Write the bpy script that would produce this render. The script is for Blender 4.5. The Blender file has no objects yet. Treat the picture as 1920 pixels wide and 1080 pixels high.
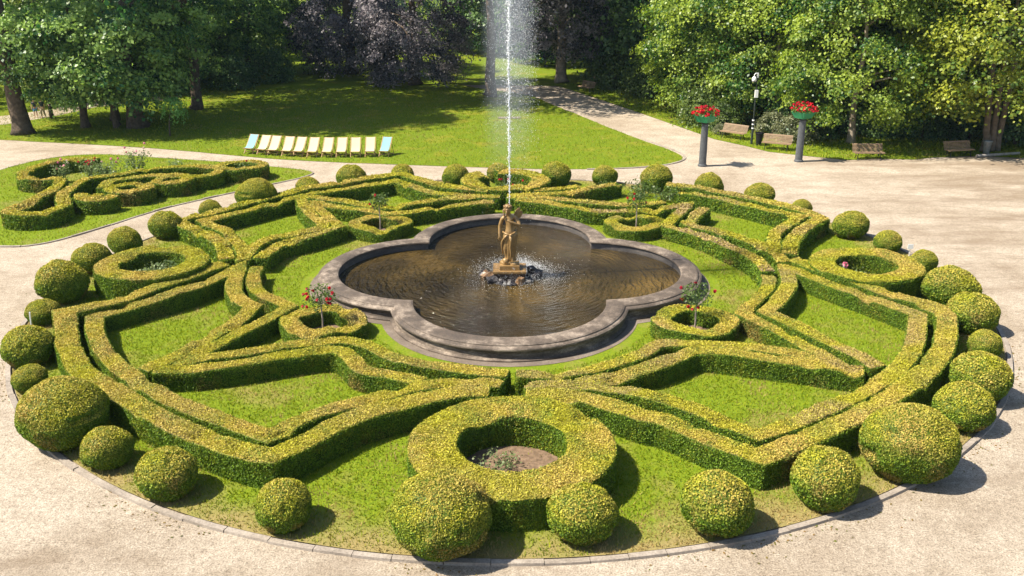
import bpy, bmesh, math, random
import numpy as np
from mathutils import Vector, Matrix

# ------------------------------------------------------------------ camera, world, sun, exposure
scene = bpy.context.scene
COL = scene.collection
cam_data = bpy.data.cameras.new("camera")
cam = bpy.data.objects.new("camera", cam_data); COL.objects.link(cam)
fw = Vector((0.00123354, 0.938187, -0.34612661)); rt = Vector((0.99999536, -0.00212172, -0.00218715))
up = rt.cross(fw)
M = Matrix((rt, up, -fw)).transposed().to_4x4()
M.translation = Vector((0.0445, -33.1025, 12.076))
cam.matrix_world = M
cam_data.sensor_width = 36.0
cam_data.lens = 1740.33 / 1920 * 36
cam_data.clip_start = 0.5; cam_data.clip_end = 2000
scene.camera = cam

SUN_EL = math.radians(53)
to_sun = Vector((-0.985 * math.cos(SUN_EL), -0.17 * math.cos(SUN_EL), math.sin(SUN_EL))).normalized()
world = bpy.data.worlds.new("World"); scene.world = world; world.use_nodes = True
wn = world.node_tree.nodes; wl = world.node_tree.links
sky = wn.new('ShaderNodeTexSky'); sky.sky_type = 'NISHITA'; sky.sun_disc = False
sky.sun_elevation = SUN_EL; sky.sun_rotation = math.atan2(to_sun.x, to_sun.y)
wl.new(sky.outputs[0], wn['Background'].inputs[0]); wn['Background'].inputs[1].default_value = 0.088
sd = bpy.data.lights.new("sun", 'SUN'); sd.energy = 5.0; sd.angle = math.radians(0.55); sd.color = (1.0, 0.93, 0.80)
sun = bpy.data.objects.new("sun", sd); COL.objects.link(sun)
sun.rotation_euler = (-to_sun).to_track_quat('-Z', 'Y').to_euler(); sun.location = (-30, -10, 60)
scene.view_settings.view_transform = 'Standard'; scene.view_settings.look = 'None'
scene.view_settings.gamma = 1.0; scene.view_settings.exposure = 1.1
scene.cycles.max_bounces = 6; scene.cycles.diffuse_bounces = 3; scene.cycles.transparent_max_bounces = 8

rng = np.random.default_rng(7)
random.seed(7)
PI = math.pi

# ------------------------------------------------------------------ noise
def vnoise(P, freq, seed=0):
    P = np.asarray(P, float) * freq + seed * 17.31
    i = np.floor(P).astype(np.int64); f = P - i; f = f * f * (3 - 2 * f)
    def h(a, b, c):
        n = (a * 73856093) ^ (b * 19349663) ^ (c * 83492791) ^ (seed * 2654435 + 1013)
        n = (n ^ (n >> 13)) * 1274126177 & 0x7fffffff
        n = (n ^ (n >> 16)) & 0xffff
        return n / 65535.0
    r = 0
    for dx in (0, 1):
        for dy in (0, 1):
            for dz in (0, 1):
                w = (f[:, 0] if dx else 1 - f[:, 0]) * (f[:, 1] if dy else 1 - f[:, 1]) * (f[:, 2] if dz else 1 - f[:, 2])
                r = r + w * h(i[:, 0] + dx, i[:, 1] + dy, i[:, 2] + dz)
    return r
def unit(v): return v / (np.linalg.norm(v, axis=-1, keepdims=True) + 1e-9)
def sstep(a, b, x):
    t = np.clip((x - a) / (b - a), 0, 1); return t * t * (3 - 2 * t)
def mixc(a, b, t):
    return np.asarray(a)[None, :] * (1 - t[:, None]) + np.asarray(b)[None, :] * t[:, None] if np.ndim(a) == 1 and np.ndim(b) == 1 else \
        np.broadcast_to(a, (len(t), 3)) * (1 - t[:, None]) + np.broadcast_to(b, (len(t), 3)) * t[:, None]

# ------------------------------------------------------------------ materials
MATS = {}
def new_mat(name):
    m = bpy.data.materials.new(name); m.use_nodes = True
    nt = m.node_tree; return m, nt, nt.nodes, nt.links, nt.nodes['Principled BSDF']
def N(nodes, t, **kw):
    n = nodes.new(t)
    for k, v in kw.items(): setattr(n, k, v)
    return n
def ramp(nodes, stops):
    r = nodes.new('ShaderNodeValToRGB'); e = r.color_ramp.elements
    while len(e) < len(stops): e.new(0.5)
    for el, (p, c) in zip(e, stops):
        el.position = p; el.color = (*c, 1) if len(c) == 3 else c
    return r
def noise(nodes, links, vec, scale, detail=4, rough=0.55):
    n = nodes.new('ShaderNodeTexNoise'); n.inputs['Scale'].default_value = scale
    n.inputs['Detail'].default_value = detail; n.inputs['Roughness'].default_value = rough
    if vec is not None: links.new(vec, n.inputs['Vector'])
    return n
def mixrgb(nodes, links, fac, a, b, mode='MIX'):
    m = nodes.new('ShaderNodeMix'); m.data_type = 'RGBA'; m.blend_type = mode
    for s, v in ((m.inputs[0], fac), (m.inputs[6], a), (m.inputs[7], b)):
        if isinstance(v, (int, float)): s.default_value = v
        elif isinstance(v, tuple): s.default_value = (*v, 1)
        else: links.new(v, s)
    return m.outputs[2]
def bump(nodes, links, h, strength, dist, bs):
    b = nodes.new('ShaderNodeBump'); b.inputs['Strength'].default_value = strength; b.inputs['Distance'].default_value = dist
    links.new(h, b.inputs['Height']); links.new(b.outputs[0], bs.inputs['Normal']); return b
def mat_simple(name, col, rough=0.6, metal=0.0, nscale=6.0, var=0.35, bumpd=0.0, spec=0.3):
    m, nt, nd, lk, bs = new_mat(name)
    tc = N(nd, 'ShaderNodeTexCoord'); n = noise(nd, lk, tc.outputs['Object'], nscale, 6, 0.6)
    r = ramp(nd, [(0.25, tuple(c * (1 - var) for c in col)), (0.75, tuple(min(1, c * (1 + var)) for c in col))])
    lk.new(n.outputs[0], r.inputs[0]); lk.new(r.outputs[0], bs.inputs['Base Color'])
    bs.inputs['Roughness'].default_value = rough; bs.inputs['Metallic'].default_value = metal
    bs.inputs['Specular IOR Level'].default_value = spec
    if bumpd: bump(nd, lk, n.outputs[0], 0.6, bumpd, bs)
    return m
def mat_leaf(name, transl=0.3, rough=0.55, spec=0.25):
    m, nt, nd, lk, bs = new_mat(name)
    at = N(nd, 'ShaderNodeAttribute'); at.attribute_name = 'col'
    lk.new(at.outputs['Color'], bs.inputs['Base Color']); bs.inputs['Roughness'].default_value = rough
    bs.inputs['Specular IOR Level'].default_value = spec
    tr = N(nd, 'ShaderNodeBsdfTranslucent')
    hs = N(nd, 'ShaderNodeHueSaturation'); hs.inputs['Value'].default_value = 1.5; hs.inputs['Saturation'].default_value = 1.1
    lk.new(at.outputs['Color'], hs.inputs['Color']); lk.new(hs.outputs[0], tr.inputs['Color'])
    mx = N(nd, 'ShaderNodeMixShader'); mx.inputs[0].default_value = transl
    lk.new(bs.outputs[0], mx.inputs[1]); lk.new(tr.outputs[0], mx.inputs[2])
    lk.new(mx.outputs[0], nd['Material Output'].inputs['Surface'])
    return m
M_hedge = mat_leaf('hedge_foliage', 0.18, 0.6, 0.2)
M_leaf = mat_leaf('tree_foliage', 0.38, 0.42, 0.4)
M_grassblade = mat_leaf('grass_blades', 0.25, 0.6, 0.15)
M_petal = mat_leaf('petals', 0.2, 0.5, 0.2)

def mat_gravel():
    m, nt, nd, lk, bs = new_mat('gravel')
    tc = N(nd, 'ShaderNodeTexCoord'); v = tc.outputs['Object']
    n1 = noise(nd, lk, v, 7.0, 12, 0.82)
    r1 = ramp(nd, [(0.30, (0.12, 0.094, 0.068)), (0.43, (0.37, 0.313, 0.247)), (0.55, (0.48, 0.415, 0.335)), (0.72, (0.62, 0.55, 0.455))])
    lk.new(n1.outputs[0], r1.inputs[0])
    nf = noise(nd, lk, v, 26.0, 3, 0.6); rf = ramp(nd, [(0.36, (0.45, 0.42, 0.40)), (0.52, (1.0, 1.0, 1.0)), (0.68, (1.3, 1.3, 1.28))]); lk.new(nf.outputs[0], rf.inputs[0])
    vo = N(nd, 'ShaderNodeTexVoronoi'); vo.inputs['Scale'].default_value = 14.0; lk.new(v, vo.inputs['Vector'])
    r4 = ramp(nd, [(0.0, (0.55, 0.5, 0.45)), (0.12, (1, 1, 1))]); lk.new(vo.outputs['Distance'], r4.inputs[0])
    c = mixrgb(nd, lk, 0.7, r1.outputs[0], r4.outputs[0], 'MULTIPLY'); c = mixrgb(nd, lk, 0.75, c, rf.outputs[0], 'MULTIPLY')
    n2 = noise(nd, lk, v, 0.22, 6, 0.65)
    r2 = ramp(nd, [(0.36, (0.74, 0.69, 0.63)), (0.60, (1.05, 1.04, 1.02))])
    lk.new(n2.outputs[0], r2.inputs[0])
    n5 = noise(nd, lk, v, 1.1, 5, 0.7); r5 = ramp(nd, [(0.34, (0.78, 0.75, 0.71)), (0.56, (1.04, 1.03, 1.02))]); lk.new(n5.outputs[0], r5.inputs[0])
    c = mixrgb(nd, lk, 0.7, c, r5.outputs[0], 'MULTIPLY'); c = mixrgb(nd, lk, 0.75, c, r2.outputs[0], 'MULTIPLY')
    # worn earthy patches on the far side of the square, streaked along the traffic direction
    mp = N(nd, 'ShaderNodeMapping'); mp.inputs['Scale'].default_value = (0.18, 0.62, 1); lk.new(v, mp.inputs['Vector'])
    n3 = noise(nd, lk, mp.outputs[0], 1.0, 8, 0.68)
    sx = N(nd, 'ShaderNodeSeparateXYZ'); lk.new(v, sx.inputs[0])
    mr = N(nd, 'ShaderNodeMapRange'); mr.interpolation_type = 'SMOOTHSTEP'
    for i, val in ((1, 12.0), (2, 31.0), (3, 0.0), (4, 0.19)): mr.inputs[i].default_value = val
    lk.new(sx.outputs[0], mr.inputs[0])
    ad = N(nd, 'ShaderNodeMath', operation='ADD'); lk.new(n3.outputs[0], ad.inputs[0]); lk.new(mr.outputs[0], ad.inputs[1])
    r3 = ramp(nd, [(0.54, (0, 0, 0)), (0.72, (0.75, 0.75, 0.75))]); lk.new(ad.outputs[0], r3.inputs[0])
    c = mixrgb(nd, lk, r3.outputs[0], c, (0.21, 0.155, 0.105))
    lk.new(c, bs.inputs['Base Color']); bs.inputs['Roughness'].default_value = 0.9; bs.inputs['Specular IOR Level'].default_value = 0.1
    bump(nd, lk, n1.outputs[0], 0.8, 0.08, bs)
    return m
M_gravel = mat_gravel()
def mat_lawn(name, a, b, dry, scale=3.0):
    m, nt, nd, lk, bs = new_mat(name)
    tc = N(nd, 'ShaderNodeTexCoord'); v = tc.outputs['Object']
    n1 = noise(nd, lk, v, scale * 4, 8, 0.7)
    r1 = ramp(nd, [(0.3, a), (0.7, b)]); lk.new(n1.outputs[0], r1.inputs[0])
    n2 = noise(nd, lk, v, 0.35, 8, 0.72)
    r2 = ramp(nd, [(0.52, (0, 0, 0)), (0.70, (0.8, 0.8, 0.8))]); lk.new(n2.outputs[0], r2.inputs[0])
    c = mixrgb(nd, lk, r2.outputs[0], r1.outputs[0], dry)
    if name == 'round_bed_lawn':      # trampled dry fringe along the kerb
        ln = N(nd, 'ShaderNodeVectorMath', operation='LENGTH'); lk.new(v, ln.inputs[0])
        n3 = noise(nd, lk, v, 0.9, 5, 0.7)
        ma = N(nd, 'ShaderNodeMath', operation='MULTIPLY_ADD'); lk.new(n3.outputs[0], ma.inputs[0]); ma.inputs[1].default_value = 3.0; lk.new(ln.outputs['Value'], ma.inputs[2])
        mr = N(nd, 'ShaderNodeMapRange'); lk.new(ma.outputs[0], mr.inputs[0])
        for i, val in ((1, 16.9), (2, 18.4), (3, 0.0), (4, 0.8)): mr.inputs[i].default_value = val
        c = mixrgb(nd, lk, mr.outputs[0], c, (0.30, 0.215, 0.10))
    lk.new(c, bs.inputs['Base Color']); bs.inputs['Roughness'].default_value = 0.85; bs.inputs['Specular IOR Level'].default_value = 0.1
    bump(nd, lk, n1.outputs[0], 0.7, 0.08, bs)
    return m
M_lawn = mat_lawn('lawn', (0.070, 0.140, 0.006), (0.185, 0.215, 0.012), (0.27, 0.215, 0.03))
M_bedlawn = mat_lawn('bed_lawn', (0.085, 0.155, 0.006), (0.215, 0.25, 0.014), (0.24, 0.19, 0.07), 4.0)
M_roundlawn = mat_lawn('round_bed_lawn', (0.085, 0.155, 0.006), (0.215, 0.25, 0.014), (0.27, 0.20, 0.07), 4.0)
M_soil = mat_simple('soil', (0.17, 0.115, 0.075), 0.95, 0, 9, 0.5, 0.05, 0.1)
def mat_stone(name, lo, mid, hi):
    m, nt, nd, lk, bs = new_mat(name)
    tc = N(nd, 'ShaderNodeTexCoord'); v = tc.outputs['Object']
    mp = N(nd, 'ShaderNodeMapping'); mp.inputs['Scale'].default_value = (1, 1, 3.6); lk.new(v, mp.inputs['Vector'])
    n1 = noise(nd, lk, mp.outputs[0], 0.9, 12, 0.78)
    r1 = ramp(nd, [(0.30, lo), (0.50, mid), (0.68, hi)]); lk.new(n1.outputs[0], r1.inputs[0])
    n2 = noise(nd, lk, v, 18, 6, 0.7); r2 = ramp(nd, [(0.35, (0.62, 0.6, 0.58)), (0.6, (1.05, 1.03, 1.0))]); lk.new(n2.outputs[0], r2.inputs[0])
    c = mixrgb(nd, lk, 0.8, r1.outputs[0], r2.outputs[0], 'MULTIPLY')
    lk.new(c, bs.inputs['Base Color']); bs.inputs['Roughness'].default_value = 0.8
    bump(nd, lk, n2.outputs[0], 0.5, 0.03, bs); return m
M_stone = mat_stone('weathered_sandstone', (0.034, 0.026, 0.021), (0.110, 0.083, 0.062), (0.40, 0.325, 0.255))
M_paving = mat_stone('stone_apron', (0.09, 0.068, 0.052), (0.165, 0.13, 0.10), (0.26, 0.215, 0.175))
M_kerb = mat_stone('kerb_stone', (0.17, 0.14, 0.11), (0.30, 0.255, 0.21), (0.40, 0.35, 0.295))
M_innerwall = mat_stone('dark_stone', (0.035, 0.032, 0.034), (0.075, 0.066, 0.062), (0.17, 0.145, 0.12))  # inner basin wall, darker than the rim stone
def mat_water():
    m, nt, nd, lk, bs = new_mat('pool_water')
    tc = N(nd, 'ShaderNodeTexCoord'); v = tc.outputs['Object']
    n0 = noise(nd, lk, v, 0.28, 4, 0.55)
    r0 = ramp(nd, [(0.38, (0.020, 0.014, 0.006)), (0.54, (0.045, 0.030, 0.009)), (0.70, (0.105, 0.065, 0.016))]); lk.new(n0.outputs[0], r0.inputs[0])
    lk.new(r0.outputs[0], bs.inputs['Base Color']); bs.inputs['Roughness'].default_value = 0.05
    bs.inputs['IOR'].default_value = 1.33; bs.inputs['Specular IOR Level'].default_value = 0.55
    ln = N(nd, 'ShaderNodeVectorMath', operation='LENGTH'); lk.new(v, ln.inputs[0])
    nm = N(nd, 'ShaderNodeVectorMath', operation='NORMALIZE'); lk.new(v, nm.inputs[0])
    n2 = noise(nd, lk, v, 0.7, 2, 0.5)
    rr = N(nd, 'ShaderNodeMath', operation='MULTIPLY_ADD'); lk.new(n2.outputs[0], rr.inputs[0]); rr.inputs[1].default_value = 0.55; lk.new(ln.outputs['Value'], rr.inputs[2])
    rs = N(nd, 'ShaderNodeMath', operation='MULTIPLY'); lk.new(rr.outputs[0], rs.inputs[0]); rs.inputs[1].default_value = 7.5
    sn = N(nd, 'ShaderNodeVectorMath', operation='SCALE'); lk.new(nm.outputs[0], sn.inputs[0]); sn.inputs['Scale'].default_value = 8.0
    sp = N(nd, 'ShaderNodeSeparateXYZ'); lk.new(sn.outputs[0], sp.inputs[0])
    cb = N(nd, 'ShaderNodeCombineXYZ'); lk.new(sp.outputs[0], cb.inputs[0]); lk.new(sp.outputs[1], cb.inputs[1]); lk.new(rs.outputs[0], cb.inputs[2])
    nw = noise(nd, lk, cb.outputs[0], 1.0, 3, 0.5)
    n1 = noise(nd, lk, v, 7.0, 3, 0.5)
    ad = N(nd, 'ShaderNodeMath', operation='MULTIPLY_ADD'); lk.new(n1.outputs[0], ad.inputs[0]); ad.inputs[1].default_value = 0.22
    lk.new(nw.outputs[0], ad.inputs[2])
    bump(nd, lk, ad.outputs[0], 1.0, 0.24, bs); return m
M_water = mat_water()
M_bark = mat_simple('bark', (0.10, 0.075, 0.055), 0.9, 0, 5, 0.55, 0.08, 0.1)
M_palebark = mat_simple('pale_bark', (0.27, 0.22, 0.17), 0.9, 0, 4, 0.45, 0.06, 0.1)
M_greybark = mat_simple('grey_bark', (0.16, 0.125, 0.095), 0.9, 0, 4, 0.5, 0.06, 0.1)
M_gold = mat_simple('gilded_stone', (0.27, 0.165, 0.062), 0.42, 0.15, 7, 0.4, 0.02, 0.5)
M_golddark = mat_simple('stained_gilding', (0.20, 0.12, 0.045), 0.5, 0.1, 9, 0.6, 0.02, 0.4)
M_wetrock = mat_simple('wet_rock', (0.030, 0.026, 0.026), 0.38, 0, 5, 0.6, 0.06, 0.35)
M_wetbrown = mat_simple('wet_brown_rock', (0.16, 0.09, 0.04), 0.35, 0, 5, 0.6, 0.06, 0.5)
M_wetbrown2 = mat_simple('wet_brown_stone', (0.05, 0.030, 0.018), 0.4, 0, 7, 0.7, 0.05, 0.4)  # pedestal block, darker brown than the slab on top
M_drop = mat_simple('water_drops', (0.86, 0.88, 0.9), 0.25, 0, 5, 0.05, 0, 0.5)
M_wood = mat_simple('pale_wood', (0.40, 0.25, 0.11), 0.6, 0, 8, 0.25)
M_slat = mat_simple('bench_slats', (0.26, 0.175, 0.105), 0.55, 0, 7, 0.25)
M_iron = mat_simple('dark_iron', (0.02, 0.02, 0.022), 0.5, 0.5, 9, 0.3)
M_cream = mat_simple('cream_canvas', (0.50, 0.44, 0.29), 0.8, 0, 6, 0.06)
M_blue = mat_simple('blue_canvas', (0.20, 0.37, 0.41), 0.8, 0, 6, 0.06)
M_column = mat_simple('grey_column', (0.095, 0.10, 0.105), 0.6, 0, 5, 0.3, 0.01)
M_green = mat_simple('green_planter', (0.02, 0.21, 0.085), 0.5, 0, 4, 0.12)
M_pole = mat_simple('dark_pole', (0.035, 0.045, 0.04), 0.5, 0.3, 6, 0.3)
M_white = mat_simple('white_paint', (0.78, 0.78, 0.76), 0.4, 0, 5, 0.05)
M_glass = mat_simple('dark_dome', (0.05, 0.05, 0.06), 0.1, 0, 5, 0.05, 0, 0.6)
M_binmetal = mat_simple('bin_metal', (0.25, 0.25, 0.24), 0.45, 0.6, 8, 0.3)
M_skin = mat_simple('skin', (0.55, 0.33, 0.23), 0.6, 0, 5, 0.08)
M_hair = mat_simple('hair', (0.05, 0.03, 0.02), 0.6, 0, 20, 0.3)
M_darkshirt = mat_simple('dark_shirt', (0.03, 0.04, 0.06), 0.8)
M_denim = mat_simple('blue_shorts', (0.12, 0.28, 0.42), 0.8)
M_beige = mat_simple('beige_trousers', (0.45, 0.34, 0.24), 0.8)
M_log = mat_simple('old_log', (0.30, 0.27, 0.24), 0.9, 0, 6, 0.4, 0.03)

# ------------------------------------------------------------------ mesh helpers
def mesh_np(name, V, groups, mats, cols=None, smooth=False):
    """groups: list of (faces array (n,k), material index); cols: list of (n,3) arrays parallel to groups -> face attribute 'col'"""
    me = bpy.data.meshes.new(name)
    V = np.asarray(V, np.float32); me.vertices.add(len(V)); me.vertices.foreach_set('co', V.ravel())
    li = np.concatenate([g[0].ravel() for g in groups]).astype(np.int32)
    tot = np.concatenate([np.full(len(g[0]), g[0].shape[1]) for g in groups]).astype(np.int32)
    st = np.concatenate([[0], np.cumsum(tot)[:-1]]).astype(np.int32)
    mi = np.concatenate([np.full(len(g[0]), g[1]) for g in groups]).astype(np.int32)
    me.loops.add(len(li)); me.loops.foreach_set('vertex_index', li)
    me.polygons.add(len(tot)); me.polygons.foreach_set('loop_start', st); me.polygons.foreach_set('loop_total', tot)
    me.polygons.foreach_set('material_index', mi)
    if smooth: me.polygons.foreach_set('use_smooth', np.ones(len(tot), bool))
    for m in mats: me.materials.append(m)
    if cols is not None:
        a = me.attributes.new('col', 'FLOAT_COLOR', 'FACE')
        c = np.concatenate(cols); c = np.concatenate([c, np.ones((len(c), 1))], 1).astype(np.float32)
        a.data.foreach_set('color', c.ravel())
    me.update(calc_edges=True); me.validate()
    return me
def link(name, me, parent=None, loc=None):
    o = bpy.data.objects.new(name, me); COL.objects.link(o)
    if parent is not None: o.parent = parent
    if loc is not None: o.location = loc
    return o
def tag(o, label, cat, group=None, kind=None):
    if label: o['label'] = label
    if cat: o['category'] = cat
    if group: o['group'] = group
    if kind: o['kind'] = kind
    return o
def empty(name, loc=(0, 0, 0), rz=0.0, scale=1.0):
    o = bpy.data.objects.new(name, None); COL.objects.link(o)
    o.location = loc; o.rotation_euler = (0, 0, rz); o.scale = (scale,) * 3; o.empty_display_size = 0.2
    return o
def struct(o): o['kind'] = 'structure'; return o
def copy_tree(o, parent=None):
    c = o.copy(); COL.objects.link(c)
    if parent is not None: c.parent = parent
    for ch in list(o.children): copy_tree(ch, c)
    return c

class MB:
    def __init__(s): s.v = []; s.f = []
    def add(s, vs, fs):
        b = len(s.v); s.v += [tuple(v) for v in vs]; s.f += [tuple(b + i for i in f) for f in fs]; return s
    def box(s, c, size, M=None):
        x, y, z = [d / 2 for d in size]
        vs = [Vector((sx * x, sy * y, sz * z)) for sx in (-1, 1) for sy in (-1, 1) for sz in (-1, 1)]
        if M is not None: vs = [M @ v for v in vs]
        c = Vector(c); vs = [v + c for v in vs]
        return s.add(vs, [(0, 1, 3, 2), (4, 6, 7, 5), (0, 4, 5, 1), (2, 3, 7, 6), (0, 2, 6, 4), (1, 5, 7, 3)])
    def bar(s, a, b, w, h=None):
        a, b = Vector(a), Vector(b); d = b - a; L = d.length
        q = d.to_track_quat('Z', 'Y').to_matrix()
        return s.box((a + b) / 2, (w, h or w, L), q)
    def tube(s, pts, rad, n=8, cap=True):
        pts = [Vector(p) for p in pts]; k = len(pts)
        if not hasattr(rad, '__len__'): rad = [rad] * k
        vs = []; prev = None
        for i, p in enumerate(pts):
            t = (pts[min(i + 1, k - 1)] - pts[max(i - 1, 0)]).normalized()
            if prev is None:
                a = Vector((1, 0, 0)) if abs(t.x) < 0.8 else Vector((0, 1, 0)); u = t.cross(a).normalized()
            else: u = (prev - t * prev.dot(t)).normalized()
            prev = u; w = t.cross(u)
            vs += [p + (u * math.cos(2 * PI * j / n) + w * math.sin(2 * PI * j / n)) * rad[i] for j in range(n)]
        fs = [(i * n + j, i * n + (j + 1) % n, (i + 1) * n + (j + 1) % n, (i + 1) * n + j) for i in range(k - 1) for j in range(n)]
        if cap: fs += [tuple(range(n))[::-1], tuple((k - 1) * n + j for j in range(n))]
        return s.add(vs, fs)
    def lathe(s, prof, n=24, c=(0, 0, 0), flute=None, cap=True):
        c = Vector(c); vs = []
        for (r, z) in prof:
            for j in range(n):
                a = 2 * PI * j / n; rr = r
                if flute: rr = r * (1 - flute * (j % 2))
                vs.append(c + Vector((rr * math.cos(a), rr * math.sin(a), z)))
        k = len(prof)
        fs = [(i * n + j, i * n + (j + 1) % n, (i + 1) * n + (j + 1) % n, (i + 1) * n + j) for i in range(k - 1) for j in range(n)]
        if cap: fs += [tuple(range(n))[::-1], tuple((k - 1) * n + j for j in range(n))]
        return s.add(vs, fs)
    def build(s, name, mat, parent=None, loc=None, smooth=False):
        me = bpy.data.meshes.new(name); me.from_pydata(s.v, [], s.f); me.materials.append(mat)
        if smooth:
            me.polygons.foreach_set('use_smooth', np.ones(len(me.polygons), bool))
        me.update(); return link(name, me, parent, loc)

def leaf_cards(P, Nn, size, tilt=0.6, asp=0.65, rg=rng, out=0.0):
    n = len(P)
    nn = unit(Nn + tilt * rg.normal(size=(n, 3)))
    t = unit(np.cross(nn, rg.normal(size=(n, 3))))
    if out: t = unit(t + out * Nn)
    b = unit(np.cross(nn, t)); nn = np.cross(t, b)
    s = (size * (0.6 + 0.8 * rg.random(n)))[:, None] if np.ndim(size) == 0 else (size * (0.6 + 0.8 * rg.random(n)))[:, None]
    V = np.stack([P - t * s * 0.5, P + b * s * asp * 0.5 + nn * s * 0.10, P + t * s * 0.5, P - b * s * asp * 0.5 + nn * s * 0.10], 1).reshape(-1, 3)
    F = np.arange(4 * n).reshape(n, 4)
    return V, F
def sample_surface(V, F, density, rg=rng):
    """F quads (n,4); density per m2 scalar or per face"""
    a, b, c, d = V[F[:, 0]], V[F[:, 1]], V[F[:, 2]], V[F[:, 3]]
    n = np.cross(c - a, d - b); area = np.linalg.norm(n, axis=1) / 2; n = unit(n)
    cnt = rg.poisson(area * density); idx = np.repeat(np.arange(len(F)), cnt)
    u = rg.random(len(idx))[:, None]; v = rg.random(len(idx))[:, None]
    P = (a[idx] * (1 - u) + b[idx] * u) * (1 - v) + (d[idx] * (1 - u) + c[idx] * u) * v
    return P, n[idx], idx

# ------------------------------------------------------------------ clipped hedge foliage
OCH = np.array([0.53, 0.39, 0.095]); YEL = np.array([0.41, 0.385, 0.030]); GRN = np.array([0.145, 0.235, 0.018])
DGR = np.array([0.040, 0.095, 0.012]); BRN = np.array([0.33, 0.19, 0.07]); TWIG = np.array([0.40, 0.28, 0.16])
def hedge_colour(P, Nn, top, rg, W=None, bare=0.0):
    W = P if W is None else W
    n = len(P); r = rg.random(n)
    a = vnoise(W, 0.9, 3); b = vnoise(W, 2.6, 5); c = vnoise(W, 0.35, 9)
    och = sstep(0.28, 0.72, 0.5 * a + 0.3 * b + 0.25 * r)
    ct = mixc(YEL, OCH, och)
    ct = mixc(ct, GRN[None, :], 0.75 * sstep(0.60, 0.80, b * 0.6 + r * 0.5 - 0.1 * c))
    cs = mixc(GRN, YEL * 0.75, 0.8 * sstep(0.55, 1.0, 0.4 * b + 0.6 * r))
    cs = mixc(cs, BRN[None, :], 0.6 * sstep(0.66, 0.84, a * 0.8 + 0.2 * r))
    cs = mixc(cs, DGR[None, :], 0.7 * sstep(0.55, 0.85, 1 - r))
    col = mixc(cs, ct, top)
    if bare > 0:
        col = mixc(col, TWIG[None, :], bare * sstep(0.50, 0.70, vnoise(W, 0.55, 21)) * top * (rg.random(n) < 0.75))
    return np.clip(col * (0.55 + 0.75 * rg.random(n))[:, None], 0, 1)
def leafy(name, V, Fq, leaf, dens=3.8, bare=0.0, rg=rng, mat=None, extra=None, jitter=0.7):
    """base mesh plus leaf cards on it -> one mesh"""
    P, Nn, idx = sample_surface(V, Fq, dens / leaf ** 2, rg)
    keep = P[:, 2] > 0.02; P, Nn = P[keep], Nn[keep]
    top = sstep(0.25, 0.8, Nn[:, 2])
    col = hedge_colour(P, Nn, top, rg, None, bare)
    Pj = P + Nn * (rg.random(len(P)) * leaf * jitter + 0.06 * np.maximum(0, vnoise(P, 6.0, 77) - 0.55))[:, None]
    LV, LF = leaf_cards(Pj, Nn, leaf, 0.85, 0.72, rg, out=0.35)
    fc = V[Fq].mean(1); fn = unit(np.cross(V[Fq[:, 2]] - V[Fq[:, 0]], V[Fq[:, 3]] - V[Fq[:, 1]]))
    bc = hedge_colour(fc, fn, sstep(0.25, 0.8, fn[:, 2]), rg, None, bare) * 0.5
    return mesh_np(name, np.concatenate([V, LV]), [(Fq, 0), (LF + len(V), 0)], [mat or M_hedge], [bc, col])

def smooth_path(pts, step=0.22):
    """pts (x,y[,1]) ; 1 marks a sharp corner"""
    runs = [[]]
    for i, p in enumerate(pts):
        runs[-1].append(np.array(p[:2], float))
        if len(p) > 2 and 0 < i < len(pts) - 1: runs.append([np.array(p[:2], float)])
    out = []; corner = []
    for ri, r in enumerate(runs):
        r = np.array(r)
        if len(r) == 2: q = [r[0], r[1]]
        else:
            e = np.concatenate([[2 * r[0] - r[1]], r, [2 * r[-1] - r[-2]]]); q = []
            for i in range(1, len(e) - 2):
                for t in np.linspace(0, 1, 8, endpoint=False):
                    q.append(0.5 * ((2 * e[i]) + (-e[i - 1] + e[i + 1]) * t + (2 * e[i - 1] - 5 * e[i] + 4 * e[i + 1] - e[i + 2]) * t * t + (-e[i - 1] + 3 * e[i] - 3 * e[i + 1] + e[i + 2]) * t ** 3))
            q.append(r[-1])
        q = np.array(q)
        if len(r) > 3:      # soften tracing wobble
            for _ in range(10): q[1:-1] = 0.25 * q[:-2] + 0.5 * q[1:-1] + 0.25 * q[2:]
        L = np.concatenate([[0], np.cumsum(np.linalg.norm(np.diff(q, axis=0), axis=1))])
        k = max(2, int(L[-1] / step) + 1); s = np.linspace(0, L[-1], k)
        q = np.stack([np.interp(s, L, q[:, 0]), np.interp(s, L, q[:, 1])], 1)
        if out: q = q[1:]
        out += list(q)
    return np.array(out)
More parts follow.
